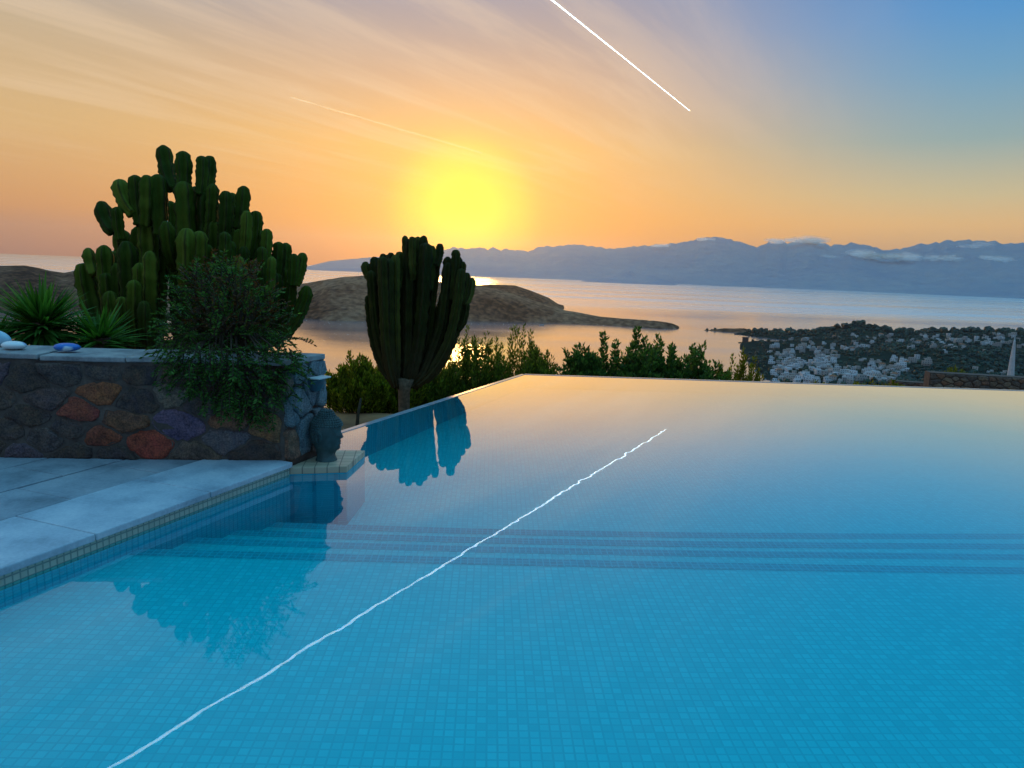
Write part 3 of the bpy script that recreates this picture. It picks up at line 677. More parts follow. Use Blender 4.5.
def stem_mesh(P, rad, tw=0, ribs=5, phase=0, L_tip=1.2):
    """a ribbed succulent stem swept along points P; radius rad; rounded tip"""
    n = len(P); sub = 6; seg = ribs * sub; vs = []; b = MB(); rib_w = []
    ln = [0]
    for a, c in zip(P, P[1:]): ln.append(ln[-1] + (c - a).length)
    tot = ln[-1]; a_ = None
    for i, p in enumerate(P):
        t = (P[min(i + 1, n - 1)] - P[max(i - 1, 0)]).normalized()
        a_ = (Vector((math.cos(phase), math.sin(phase), 0)) - t * t.dot(Vector((math.cos(phase), math.sin(phase), 0)))).normalized() if a_ is None else (a_ - t * a_.dot(t)).normalized()
        bb = t.cross(a_)
        d = tot - ln[i]; rtip = rad * L_tip
        r = rad * (math.sqrt(max(0, 1 - (1 - min(d / rtip, 1)) ** 2)) * .97 + .03)
        r *= .88 + .12 * math.cos(ln[i] / (rad * 4.2) * 2 * math.pi + phase * 5) ** 2
        r *= .80 + .20 * smoothstep(0, rad * 3, ln[i])
        rib_w += [1. if k % sub == 0 else 0. for k in range(seg)]
        for k in range(seg):
            q = (k % sub) / sub; rib = abs(math.cos(q * math.pi)) ** 1.3
            spine = 1 + (.18 * (.5 + .5 * math.sin(ln[i] / rad * 9)) if k % sub == 0 else 0)
            rr_ = r * (.54 + .46 * rib) * spine; an = 2 * math.pi * k / seg
            vs.append(p + (a_ * math.cos(an) + bb * math.sin(an)) * rr_)
    fs = [(i * seg + k, i * seg + (k + 1) % seg, (i + 1) * seg + (k + 1) % seg, (i + 1) * seg + k) for i in range(n - 1) for k in range(seg)]
    fs += [tuple(range(seg - 1, -1, -1)), tuple(range((n - 1) * seg, n * seg))]
    b.add(vs, fs); b.rib = rib_w; return b
def bez(a, c1, c2, d, n):
    out = []
    for i in range(n + 1):
        t = i / n; u = 1 - t; out.append(a * u ** 3 + c1 * 3 * u * u * t + c2 * 3 * u * t * t + d * t ** 3)
    return out
def cactus_stem(root, bot, tip, wpx, Y0, dY, name='branch', curve=.7, nseg=None, skin='cactus'):
    rg = random.Random(hash((round(tip[0]), round(tip[1]))) & 0xffff)
    B = at(bot[0], bot[1], Y0 + dY * bot[2] if len(bot) > 2 else Y0 + dY * .35); T = at(tip[0], tip[1], Y0 + dY * .85)
    rad = wpx / 2 / F * (T - CAM).length * 1.04
    T = T - Vector((0, 0, rad * .1)); H_ = (T - B).length
    c1 = B + Vector(((T.x - B.x) * curve, (T.y - B.y) * curve, H_ * .18)); c2 = T - Vector(((T.x - B.x) * .12, 0, H_ * .45))
    n = nseg or max(12, int(H_ / rad * 3.0)); n = min(n, 46)
    P = bez(B, c1, c2, T, n)
    ph = rg.uniform(0, 99)
    for i_, q in enumerate(P[1:], 1): q += Vector((noise.noise(Vector((i_ / n * 3.5, ph, 0))), noise.noise(Vector((i_ / n * 3.5, ph, 7))), 0)) * rad * .32 * min(1, max(0, H_ / rad - 6) / 10) * (1 - (i_ / n) ** 3)
    # bunch the last points so that the tip is round
    tip_pts = []
    last = P[-1]; prev = P[-2]
    for q in (.35, .6, .8, .93): P.insert(len(P) - 1, prev.lerp(last, q))
    b = stem_mesh(P, rad, ribs=rg.choice((4, 5, 5, 6)), phase=rg.uniform(0, 6.28))
    o = b.build(name, M[skin], None, True)
    at_ = o.data.attributes.new('rib', 'FLOAT', 'POINT'); at_.data.foreach_set('value', b.rib); o.parent = root; o.matrix_parent_inverse = Matrix.Translation(-root.location); return o

YB = 6.95
bc = at(180, 352, YB); big_c = empty('candelabra_cactus', (bc.x, bc.y, .15)); tag(big_c, 'tall many armed candelabra cactus behind the stone wall, larger of the two', 'cactus', 'candelabra cacti')
BIG = [ # tip x,y, bottom x,y, width px, depth offset
 (101,200,114,232,14,.2),(117,206,121,240,10,.0),(119,178,134,214,14,.1),(135,174,140,225,12,.1),(147,174,146,225,13,-.1),(158,173,160,235,16,.0),
 (163,144,174,190,13.5,.25),(183,150,184,190,13.5,.1),(202,155,200,195,11,.1),(210,155,206,195,11,.25),
 (213,183,208,240,11,.0),(226,190,222,250,12,-.1),(232,192,230,250,9,.3),(244,185,238,230,12.5,.1),(247,210,243,260,11,-.1),(256,210,250,260,12,.2),
 (260,229,256,280,10,.2),(267,228,262,285,11,.0),(279,241,272,300,11,.1),(286,242,278,300,11,.3),(294,253,292,285,10,.0),(303,252,296,285,10.5,.1),
 (88,247,94,275,11,.1),(83,262,112,350,16,.1),(104,244,118,350,14,-.1),(112,250,128,352,15,.3),(126,240,138,352,16,-.3),(134,279,136,352,13,-.6),
 (146,205,146,352,17,.1),(156,215,152,352,16,.3),(139,225,140,352,16,.4),(121,228,128,352,15,.5),
 (184,180,190,352,17,.0),(196,185,196,352,17,.3),(206,190,206,352,17,.1),(166,220,176,268,13.5,-.5),(176,255,182,352,15,.2),
 (187,227,190,300,18,-.5),(200,230,198,310,14,-.45),(214,220,212,352,16,.0),(225,231,224,320,11,-.55),(232,222,228,352,15,.3),(240,228,234,352,15,.0),
 (238,255,236,340,13,-.5),(250,240,242,352,15,.3),(258,258,250,350,14,-.1),(268,262,256,350,14,.2),(248,268,244,350,12,-.5),(276,272,262,350,13,.0),
 (212,262,212,350,14,-.55),(285,268,270,345,12,.25),(292,280,274,345,12,.1),(307,285,274,342,12,.0),(301,297,268,345,11,.25),(150,250,150,352,14,-.5),(110,290,124,352,13,-.4),(144,300,146,352,12,-.65),(220,290,220,352,13,-.6),
 (196,205,198,300,15,.45),(218,205,216,300,15,.45),(170,200,176,290,12,.5),(98,262,118,352,13,.4),(106,272,122,352,11,-.2),(118,262,126,352,12,-.15),(122,296,130,352,10,-.5),(140,262,142,352,12,-.35),(152,268,148,352,10,-.2),(133,246,136,352,12,.1),(160,240,154,352,11,.45),(192,246,194,340,11,-.4),(208,244,206,330,11,-.3),(230,240,226,330,11,-.3),(244,246,240,330,10,-.25),(262,246,256,330,9,-.2),(272,256,264,330,9,-.3),(178,236,182,330,11,-.2),(128,262,134,352,14,.5),
]
for (tx, ty, bx, by, wpx, dy) in BIG: cactus_stem(big_c, (bx, by), (tx, ty), wpx, YB, dy, curve=.5)
tb_ = MB()
for i in range(7):
    x = 130 + i * 20; p0 = at(x, 340, YB + .1); p1 = p0.copy(); p1.z = .05; p1.x = lerp(p0.x, bc.x, .3); tb_.tube([p1, p0], [.11, .10], 10)
o = tb_.build('trunk', M['bark'], None, True); o.parent = big_c; o.matrix_parent_inverse = Matrix.Translation(-big_c.location)

YS = 11.0
bs_ = at(403, 412, YS); small_c = empty('candelabra_cactus', (bs_.x, bs_.y, -1.1)); tag(small_c, 'rounder candelabra cactus on one short trunk beyond the pool rim', 'cactus', 'candelabra cacti')
SMALL = [(365,261,376,282,9,.1),(374,256,380,285,11,.0),(383,253,386,290,9,.2),(391,252,390,290,9,-.1),(400,251,396,290,10,.1),
 (405,235,409,280,8,.1),(412,236,413,280,8,-.1),(418,236,418,280,8,.2),(424,235,424,280,8.5,.0),(432,245,430,290,9,.1),(440,243,436,266,8,.2),
 (448,256,446,280,9,.1),(456,249,453,300,10,.0),(463,261,458,300,7,.2),(467,272,460,305,8,.0),(472,277,464,305,8,.2),(369,294,398,384,11,.1),(467,302,458,330,7,.1),
 (378,257,396,386,12,.1),(387,254,397,386,11,.3),(395,254,397,387,10,-.2),(410,238,405,387,11,.0),(417,239,405,387,13,.3),(426,242,407,387,13,-.1),
 (436,249,409,387,10,.2),(449,262,411,386,11,.0),(457,254,413,386,12,.2),(462,290,415,385,10,.1),(383,256,395,386,10,-.4),(389,258,396,386,9,-.3),(462,268,416,384,9,-.1),(371,270,392,370,8,-.2),(402,262,401,386,7,.45),(441,300,408,386,8,.5),(432,262,407,387,9,.45)]
for (tx, ty, bx, by, wpx, dy) in SMALL: cactus_stem(small_c, (bx, by, .25), (tx, ty), wpx, YS, dy, curve=.74, skin='cactus_shaded')
b = MB(); p0 = at(405, 378, YS); p1 = at(404, 412, YS); p2 = p1.copy(); p2.z = -1.5
b.tube([p2, p1, at(404, 392, YS), p0], [.10, .085, .09, .17], 12); o = b.build('trunk', M['bark'], None, True); o.parent = small_c; o.matrix_parent_inverse = Matrix.Translation(-small_c.location)

# ------------------------------------------------------------------ plants
M['yucca'] = leaf_mat('yucca_blade', (.03, .10, .015), (.09, .22, .035), .35, .5)
M['shrub'] = leaf_mat('mastic_leaf', (.02, .06, .010), (.065, .15, .025), .3)
M['shrub_red'] = leaf_mat('mastic_leaf_red', (.05, .02, .006), (.11, .05, .015), .25)
M['bush_y'] = leaf_mat('broom_leaf', (.06, .075, .008), (.19, .20, .02), .5)
M['bush_g'] = leaf_mat('bush_leaf', (.045, .07, .012), (.15, .18, .025), .5)
M['bush_o'] = leaf_mat('oleander_leaf', (.03, .07, .02), (.09, .16, .04), .5)
M['twig'] = plain('twig_bark', (.06, .04, .025), .9, .2, 30, .3)

def yucca(base, R_, nleaf, seed, lab):
    root = empty('yucca', base); tag(root, lab, 'yucca', 'yuccas behind the wall'); rg = random.Random(seed); b = MB()
    for i in range(nleaf):
        az = rg.uniform(0, 2 * math.pi); e = math.asin(rg.uniform(-.55, .99)); ln = R_ * rg.uniform(.8, 1.08); wd = rg.uniform(.016, .026)
        d = Vector((math.cos(az) * math.cos(e), math.sin(az) * math.cos(e), math.sin(e))); s = d.cross(ZV).normalized(); u = s.cross(d)
        prev = None; n = 5; o = Vector((0, 0, .45 * R_ * rg.uniform(0, .4)))
        vs = []
        for k in range(n + 1):
            t = k / n; c = o + d * ln * t + Vector((0, 0, -.12 * ln * t * t * math.cos(e))); w_ = wd * (1 - t ** 2.2) + .0008
            vs += [c - s * w_, c + u * w_ * .45, c + s * w_]
        b.add(vs, [f for k in range(n) for f in ((k * 3, k * 3 + 1, k * 3 + 4, k * 3 + 3), (k * 3 + 1, k * 3 + 2, k * 3 + 5, k * 3 + 4))])
    b.build('blades', M['yucca'], root)
    b = MB(); b.tube([(0, 0, -base[2] + .12), (0, 0, .1)], [.10, .09], 10); b.build('trunk', M['bark'], root, True)
p = at(42, 330, 6.0); yucca((p.x, p.y, p.z - .03), .47, 380, 1, 'round spiky yucca behind the wall at far left, the rounder rosette')
p = at(100, 344, 6.1); yucca((p.x, p.y, p.z - .04), .42, 170, 2, 'low spreading yucca between the round yucca and the big cactus')
p = at(-8, 338, 5.8); yucca((p.x, p.y, p.z - .10), .34, 120, 3, 'yucca cut by the left frame edge behind the painted stones')

def leaf(b, o, d, ln, wd, nrm_):
    d = d.normalized(); s = d.cross(nrm_)
    if s.length < 1e-4: s = d.orthogonal()
    s = s.normalized() * wd
    b.add([o, o + d * ln * .5 + s, o + d * ln, o + d * ln * .5 - s], [(0, 1, 2, 3)])
def rv(rg): 
    while 1:
        v = Vector((rg.uniform(-1, 1), rg.uniform(-1, 1), rg.uniform(-1, 1)))
        if .05 < v.length < 1: return v.normalized()
def bush(base, W, Dp, Hh, nst, nlf, lsz, seed, mat, lab, upright=.75, group='bushes beyond the pool rim', lw=.22):
    """many upright stems fan out of the base, each with leaves along it"""
    root = empty('bush', base); tag(root, lab, 'bush', group); rg = random.Random(seed); fb = MB(); sbm = MB()
    for i in range(nst):
        a = rg.uniform(0, 6.283); r = math.sqrt(rg.random())
        q = Vector((math.cos(a) * r * W * .5, math.sin(a) * r * Dp * .5, 0)); 
        hh = Hh * (1 - .40 * r * r) * rg.uniform(.60, 1.06)
        tip = Vector((q.x * (1.15 - .3 * upright) + rg.uniform(-.08, .08) * W, q.y + rg.uniform(-.05, .05), hh)); bs0 = Vector((q.x * .55, q.y * .55, 0))
        mid = bs0.lerp(tip, .5) + Vector((q.x * .16, q.y * .16, 0))
        P = [bs0 * ((1 - t) ** 2) + mid * (2 * t * (1 - t)) + tip * t * t for t in (0, .2, .4, .6, .8, 1)]
        sbm.tube(P, [.012, .010, .008, .006, .004, .0015], 4)
        for k in range(nlf):
            t = rg.uniform(.12, 1) ** .8; j = min(4, int(t * 5)); p = P[j].lerp(P[j + 1], t * 5 - j); ax_ = (P[j + 1] - P[j]).normalized()
            off = rv(rg); spread = .14 * W ** .5 * (1 - t * .75) * rg.random()
            d = (off + ax_ * 1.3 * upright + Vector((0, 0, .35))).normalized()
            leaf(fb, p + off * spread, d, lsz * rg.uniform(.7, 1.35), lsz * lw * rg.uniform(.8, 1.2), rv(rg))
    fb.build('foliage', mat, root); sbm.build('stems', M['twig'], root); return root
def bush_at(x, ytop, wpx, Yd, gz, **k):
    top = at(x, ytop, Yd); W = wpx / F * Yd * 1.35
    return bush((top.x, top.y, gz), W, W * .8, top.z - gz, **k)
BU = [ # x, ytop, width px, Y, ground z
 (357,356,52,13.2,-1.3,'bush_y','yellow green broom bush just right of the stone wall end'),
 (391,358,50,13.9,-1.5,'bush_y','yellow green bush directly behind the small cactus trunk'),
 (436,352,46,14.6,-1.9,'bush_g','short dark bush right of the small cactus trunk'),
 (474,328,58,15.2,-2.2,'bush_g','tall dark bush right of the small cactus crown'),
 (520,328,66,15.6,-2.3,'bush_g','tall wispy bush at the pool corner'),
 (541,352,40,14.8,-2.0,'bush_g','low bush right at the pool corner'),
 (583,341,38,14.6,-2.1,'bush_o','broad leaved bush with a pointed top beyond the far rim'),
 (624,330,62,14.9,-2.2,'bush_o','tallest broad leaved bush beyond the far rim'),
 (664,337,52,15.4,-2.3,'bush_o','second broad leaved bush right of the tallest one'),
 (702,343,56,15.8,-2.3,'bush_o','feathery green bush beyond the middle of the far rim'),
 (738,352,48,16.2,-2.4,'bush_y','rightmost low feathery bush beyond the far rim'),
]
for i, (x, yt, wp_, Yd, gz, mt, lab) in enumerate(BU):
    broad = mt == 'bush_o'
    bush_at(x, yt, wp_, Yd, gz, nst=95, nlf=190 if not broad else 190, lsz=.085 if not broad else .10, seed=40 + i, mat=M[mt], lab=lab, upright=.95 if not broad else .6, lw=.16 if not broad else .24)
for i, (x, yt, wp_, Yd, lab) in enumerate(((862,381,34,21,'low green scrub before the distant terrace wall, left one'),(893,380,30,22,'low green scrub touching the left end of the terrace wall'),(958,366,24,34,'small dark shrub rising behind the terrace wall'),(822,383,24,20,'tiny scrub at the far rim left of the terrace wall'))):
    c = at(x, yt + 14, Yd); bush_at(x, yt, wp_, Yd, c.z - .3, nst=30, nlf=70, lsz=.09, seed=80 + i, mat=M['bush_y' if i != 2 else 'bush_g'], lab=lab, upright=.6, group='scrub by the terrace wall')

# thin sapling stake beside the path
b = MB(); p0 = at(357, 428, 9.4); p1 = at(361, 398, 9.5); b.tube([(p0.x + .01, p0.y, -1.3), p0, at(358, 415, 9.45), p1], [.03, .026, .022, .014], 7)
tag(b.build('sapling_stem', M['twig'], None, True), 'thin dark leaning sapling stem at the pool rim left of the small cactus', 'sapling')

# trailing shrub over the wall
def feather(fb, tb__, p, d, ln, rg, sz):
    """a sprig with paired leaflets"""
    d = d.normalized(); s = d.cross(ZV); s = s.normalized() if s.length > .01 else d.orthogonal().normalized(); n = max(5, int(ln / (sz * .55))); P = [p]
    for k in range(n):
        q = P[-1] + d * ln / n; d = (d + Vector((rg.uniform(-.1, .1), rg.uniform(-.1, .1), -.05))).normalized(); P.append(q)
        for sg in (-1, 1):
            leaf(fb, q, d * .6 + s * sg + Vector((0, 0, rg.uniform(-.3, .5))), sz * rg.uniform(.8, 1.2), sz * .20, rv(rg))
    leaf(fb, P[-1], d, sz, sz * .2, rv(rg)); tb__.tube(P, [.0045 * (1 - i / (len(P) + 1)) + .0008 for i in range(len(P))], 4)
sroot = at(232, 345, 5.28); shrub = empty('trailing_shrub', (sroot.x, sroot.y, WTOP)); tag(shrub, 'dark feathery shrub spilling over the stone wall in front of the big cactus', 'shrub')
rg = random.Random(21); fa = MB(); fr_ = MB(); tw = MB()
outline = [(150,352),(163,330),(172,305),(176,285),(190,272),(210,264),(232,268),(252,274),(268,290),(276,310),(284,330),(292,348),(300,360),(296,382),(284,402),(272,412),(262,420),(245,414),(225,408),(205,398),(185,388),(165,372)]
def inside(x, y):
    c = False; n = len(outline)
    for i in range(n):
        (x0, y0), (x1, y1) = outline[i], outline[(i + 1) % n]
        if (y0 > y) != (y1 > y) and x < (x1 - x0) * (y - y0) / (y1 - y0) + x0: c = not c
    return c
cnt = 0
while cnt < 760:
    x = rg.uniform(145, 305); y = rg.uniform(260, 424)
    if not inside(x, y): continue
    cnt += 1
    Yd = 5.3 + rg.uniform(-.32, .34) if y < 346 else rg.uniform(4.72, 4.90) + (x - 150) * .0012
    p = at(x, y, Yd); c = Vector((sroot.x, p.y, .95)); out = (p - c)
    d = (out.normalized() * .9 + rv(rg) * .75 + Vector((0, -.25, .15 if y < 340 else -.25)))
    feather(fr_ if (y < 330 and rg.random() < .55 and x > 190) else fa, tw, p - d.normalized() * .05, d, rg.uniform(.09, .19), rg, .034)
# branches that stick out
for (x0, y0, x1, y1) in ((278,338,313,334),(272,352,302,356),(250,275,262,262),(205,275,196,262),(176,300,164,300),(160,350,148,358),(282,322,298,312),(285,362,306,372),(230,272,226,260),(190,282,182,270),(262,410,268,424),(290,372,300,392),(268,296,282,286),(160,362,150,372)):
    a = at(x0, y0, 5.1); d_ = at(x1, y1, 5.1) - a; feather(fr_ if rg.random() < .5 else fa, tw, a, d_, d_.length, rg, .034)
    feather(fa, tw, a + Vector((.02, .05, -.02)), d_ + rv(rg) * .08, d_.length * .8, rg, .034)
for i in range(26):
    x, y = rg.uniform(190, 275), rg.uniform(280, 400); q = at(x, y, 5.25 if y < 346 else 4.86); m_ = at(lerp(x, 232, .4), min(y, 340) - 6, 5.2)
    tw.tube([Vector((sroot.x, sroot.y, WTOP - .03)), m_, q], [.012, .009, .004], 5)
for bb, nm, mt in ((fa, 'foliage', M['shrub']), (fr_, 'reddish_foliage', M['shrub_red']), (tw, 'twigs', M['twig'])):
    o = bb.build(nm, mt); o.parent = shrub; o.matrix_parent_inverse = Matrix.Translation(-shrub.location)

# ------------------------------------------------------------------ stone head on the ledge
M['statue'] = plain('green_stone', (.045, .085, .085), .6, .4, 18, .35, .004)
def statue(loc, Hh, rz):
    root = empty('head_statue', loc, rz); tag(root, 'dark green stone head sculpture in profile on the pool ledge', 'statue')
    b = MB(); nu, nv = 72, 60; vs = []; k_ = Hh / .40
    def prof(z):   # (front x, back x, half width) at height z of a .40 m head; +x is the face
        fr = interp(z, [(0,.078),(.02,.076),(.05,.058),(.075,.062),(.09,.098),(.105,.112),(.12,.112),(.13,.106),(.14,.120),(.15,.112),(.158,.122),(.168,.112),(.18,.118),(.19,.140),(.20,.138),(.22,.124),(.235,.112),(.25,.118),(.27,.122),(.29,.120),(.31,.108),(.33,.088),(.348,.064),(.365,.055),(.385,.042),(.40,.004)])
        bk = interp(z, [(0,-.085),(.03,-.075),(.09,-.082),(.14,-.105),(.2,-.125),(.25,-.128),(.3,-.112),(.33,-.088),(.348,-.066),(.365,-.06),(.385,-.046),(.40,-.004)])
        wd = interp(z, [(0,.085),(.03,.068),(.08,.068),(.11,.082),(.15,.096),(.2,.105),(.25,.108),(.29,.100),(.32,.082),(.345,.058),(.365,.052),(.385,.040),(.40,.003)])
        return fr, bk, wd
    for j in range(nv + 1):
        z = .40 * j / nv; fr, bk, wd = prof(z); cx = (fr + bk) / 2
        frs = interp(z, [(0,.078),(.05,.060),(.09,.085),(.12,.096),(.2,.108),(.29,.112),(.31,.104),(.33,.085),(.348,.063),(.40,.004)])   # the face without its features
        for k in range(nu):
            a = 2 * math.pi * k / nu; ca, sa = math.cos(a), math.sin(a)
            f = frs if ca > 0 else -bk; x = ca * f
            if ca > 0: x += (fr - frs) * math.exp(-(sa / .17) ** 2)
            y = wd * (abs(sa) ** .92) * (1 if sa >= 0 else -1)
            if ca > 0 and .205 < z < .245: x -= .010 * math.exp(-((abs(sa) - .36) / .16) ** 2) * (1 - abs(z - .224) / .022)     # eye sockets
            if ca > 0 and .208 < z < .228: x += .007 * math.exp(-((abs(sa) - .36) / .10) ** 2)                                     # lids
            vs.append(Vector((x, y, z)) * k_)
    fs = [(j * nu + k, j * nu + (k + 1) % nu, (j + 1) * nu + (k + 1) % nu, (j + 1) * nu + k) for j in range(nv) for k in range(nu)] + [tuple(range(nu - 1, -1, -1)), tuple(range(nv * nu, (nv + 1) * nu))]
    b.add(vs, fs); b.build('head', M['statue'], root, True)
    # rows of curls
    hb_ = MB(); rg = random.Random(2)
    for row in range(17):
        z = .150 + row * .0148; fr, bk, wd = prof(z); n = max(5, int(2 * math.pi * wd / .017))
        for k in range(n):
            a = 2 * math.pi * (k + .5 * (row % 2)) / n; ca, sa = math.cos(a), math.sin(a)
            hair = z > .272 or ca < (z - .17) * 2.6 - .22
            if not hair: continue
            c = Vector((ca * (fr if ca > 0 else -bk) * .985, wd * sa * .985, z)); r = .0105
            q = []
            for u in range(5):
                for t in range(8):
                    th = math.pi * u / 4; q.append((c + Vector((math.sin(th) * math.cos(t * .785), math.sin(th) * math.sin(t * .785), math.cos(th))) * r) * k_)
            hb_.add(q, [(u * 8 + t, (u + 1) * 8 + t, (u + 1) * 8 + (t + 1) % 8, u * 8 + (t + 1) % 8) for u in range(4) for t in range(8)])
    hb_.build('hair', M['statue'], root, True)
    for sg in (-1, 1):
        e = MB(); P = []
        for t in range(15):
            q = t / 14; an = -1.2 + q * 4.6
            P.append(Vector((-.012 + .022 * math.cos(an) * (1 - .2 * q), sg * (.100 + .010 * math.sin(q * 3.1)), .205 + .032 * math.sin(an) - .05 * max(0, q - .75) * 4)) * k_)
        e.tube(P, [.009 * k_] * 15, 8); e.build('ear', M['statue'], root, True)
statue((-1.355, 5.19, .050), .385, R(-12))

# ------------------------------------------------------------------ terrace wall and parasol at the right
yw = 24.5
tw_ = empty('terrace_wall', at(980, 388, yw)); tag(tw_, 'distant low brown stone wall beyond the far rim at right', 'wall')
b = MB(); pA = at(930, 376, yw); pB = at(1080, 378, yw - .8); tz = (pA.z + pB.z) / 2 + .01
U = (pB - pA); U.z = 0; W_ = U.length + 2; U.normalize(); NN = Vector((U.y, -U.x, 0))
M['stones_far'] = M['stones']
core = MB(); 
q0 = Vector((pA.x, pA.y, 0)); 
core.prism([(q0 + NN * -.02).to_2d(), (q0 + NN * -.02 + U * W_).to_2d(), (q0 + U * W_ - NN * .5).to_2d(), (q0 - NN * .5).to_2d()], tz - 1.3, tz)
o = core.build('mortar_core', M['mortar']); o.parent = tw_; o.matrix_parent_inverse = Matrix.Translation(-tw_.location)
st = MB(); rubble(st, Vector((q0.x, q0.y, tz - 1.1)), U, ZV, NN, W_, 1.08, 150, 31, [((.26, .13, .08), 2), ((.20, .14, .10), 2), ((.12, .10, .09), 1.5), ((.30, .22, .15), 1)], 1.5, .02)
o = st.build('front_stones', M['stones'], None, True, 0, 'stone_color'); o.parent = tw_; o.matrix_parent_inverse = Matrix.Translation(-tw_.location)
# lower left arm of that wall, set back
b = MB(); r0 = at(893, 381, yw + 2.5); r1 = at(934, 381, yw + 2.2); U2 = (r1 - r0); U2.z = 0; W2 = U2.length; U2.normalize(); N2 = Vector((U2.y, -U2.x, 0))
low = empty('terrace_wall', (r0.x, r0.y, r0.z - .7)); tag(low, 'lower reddish stone wall stub left of the distant terrace wall', 'wall')
core = MB(); core.prism([(r0 - N2 * .02).to_2d(), (r1 - N2 * .02).to_2d(), (r1 - N2 * .4).to_2d(), (r0 - N2 * .4).to_2d()], r0.z - 1.2, r0.z)
o = core.build('mortar_core', M['mortar']); o.parent = low; o.matrix_parent_inverse = Matrix.Translation(-low.location)
st = MB(); rubble(st, Vector((r0.x, r0.y, r0.z - .9)), U2, ZV, N2, W2, .88, 34, 32, [((.30, .11, .07), 2), ((.2, .12, .09), 1)], 1.5, .02)
o = st.build('front_stones', M['stones'], None, True, 0, 'stone_color'); o.parent = low; o.matrix_parent_inverse = Matrix.Translation(-low.location)

yp = 27.; pt = at(1015, 337, yp); pb_ = at(1011, 381, yp)
par = empty('folded_parasol', (pb_.x, pb_.y, pb_.z - 1.1)); tag(par, 'folded white parasol standing behind the distant stone wall', 'parasol')
M['canvas'] = plain('white_canvas', (.62, .64, .66), .8, .2, 12, .1); M['pole'] = plain('grey_pole', (.3, .3, .3), .4, .5, 10, .1)
Hh = pt.z - (pb_.z - 1.1); lean = pt.x - pb_.x
b = MB(); vs = []; nf, nl = 32, 14
for j in range(nl + 1):
    t = j / nl; z = lerp(.55, Hh - .04, t); r = interp(t, [(0, .135), (.15, .125), (.5, .085), (.8, .05), (.95, .03), (1, .01)])
    for k in range(nf):
        a = 2 * math.pi * k / nf; rr_ = r * (1 + .22 * math.sin(a * 8 + t * 2)); vs.append((lean * z / Hh + rr_ * math.cos(a), rr_ * math.sin(a), z))
b.add(vs, [(j * nf + k, j * nf + (k + 1) % nf, (j + 1) * nf + (k + 1) % nf, (j + 1) * nf + k) for j in range(nl) for k in range(nf)] + [tuple(range(nf - 1, -1, -1)), tuple(range(nl * nf, (nl + 1) * nf))])
b.build('canopy', M['canvas'], par, True)
b = MB(); b.tube([(0, 0, -.4), (lean, 0, Hh)], .022, 8); b.build('pole', M['pole'], par, True)

# ------------------------------------------------------------------ the town
def wall_paint():
    m, nt, out = newmat('whitewash'); oi = N(nt, 'ShaderNodeObjectInfo'); b = N(nt, 'ShaderNodeBsdfPrincipled', i_Roughness=.85)
    L(nt, ramp(nt, oi.outputs['Random'], [(0, (.34, .33, .32)), (.3, (.50, .46, .42)), (.55, (.56, .57, .58)), (1, (.70, .72, .74))]), b.inputs[0]); L(nt, b.outputs[0], out.inputs[0]); return m
M['house'] = wall_paint(); M['house_plain'] = plain('whitewash_plain', (.56, .58, .60), .8, .2, .15, .12); M['house_b'] = plain('cream_render', (.55, .50, .44), .85, .2, .15, .12); M['win'] = plain('window_dark', (.03, .05, .08), .3, .5, 3, .2); M['roof'] = plain('clay_roof', (.36, .15, .08), .9, .2, .4, .25)
def house_mesh(kind):
    b = MB(); rg = random.Random(kind)
    def block(x0, y0, x1, y1, h, floors):
        b.box(x0, y0, -6, x1, y1, h)
        b.box(x0, y0, h, x1, y0 + .25, h + .6); b.box(x0, y1 - .25, h, x1, y1, h + .6); b.box(x0, y0 + .25, h, x0 + .25, y1 - .25, h + .6); b.box(x1 - .25, y0 + .25, h, x1, y1 - .25, h + .6)
        for f in range(floors):
            n = max(1, int((x1 - x0) / 3)); 
            for k in range(n):
                cx = lerp(x0, x1, (k + .5) / n); z = f * 3 + 1.; b.box(cx - .6, y0 - .05, z, cx + .6, y0 + .02, z + (1.5 if f else 1.4), 1)
            m = max(1, int((y1 - y0) / 3.5))
            for k in range(m):
                cy = lerp(y0, y1, (k + .5) / m); z = f * 3 + 1.
                b.box(x0 - .05, cy - .5, z, x0 + .02, cy + .5, z + 1.3, 1); b.box(x1 - .02, cy - .5, z, x1 + .05, cy + .5, z + 1.3, 1)
    if kind == 0: block(-5, -4, 5, 4, 3.2, 1); block(-5, .5, 1, 4.5, 6.2, 2)
    if kind == 1: block(-4, -4, 4, 4, 6.2, 2)
    if kind == 2: block(-7, -4, 7, 4, 6.2, 2); block(-3, -1, 6.5, 4.4, 9.2, 3); b.box(-7, -5.4, 3, 7, -4, 3.2)
    if kind == 3: block(-6, -4, 0, 4, 3.2, 1); block(0, -3, 6, 5, 5.8, 2)
    if kind == 4:
        block(-5, -4, 5, 4, 5.6, 2); b.add([(-5.3, -4.3, 6.2), (5.3, -4.3, 6.2), (5.3, 4.3, 6.2), (-5.3, 4.3, 6.2), (-3, 0, 8.2), (3, 0, 8.2)], [(0, 1, 5, 4), (1, 2, 5), (2, 3, 4, 5), (3, 0, 4), (3, 2, 1, 0)], 2)
    return b
protos = []
for k in range(5): protos.append(house_mesh(k))
meshes = []
groups = {'bay': ('white flat roofed house among the crowded houses of the bay town', 'houses of the bay town'),
          'mid': ('white house in the bright cluster on the slope below the dark wooded hill', 'houses below the wooded hill'),
          'ridge': ('pale house on the green ridge above the town', 'houses on the ridge'),
          'low': ('white house in the town row just above the pool rim', 'town houses above the pool rim')}
rg = random.Random(99); placed = []
for k in range(5):
    o = protos[k].build('house', [M['house'], M['win'], M['roof']]); meshes.append(o)
used = [False] * 5
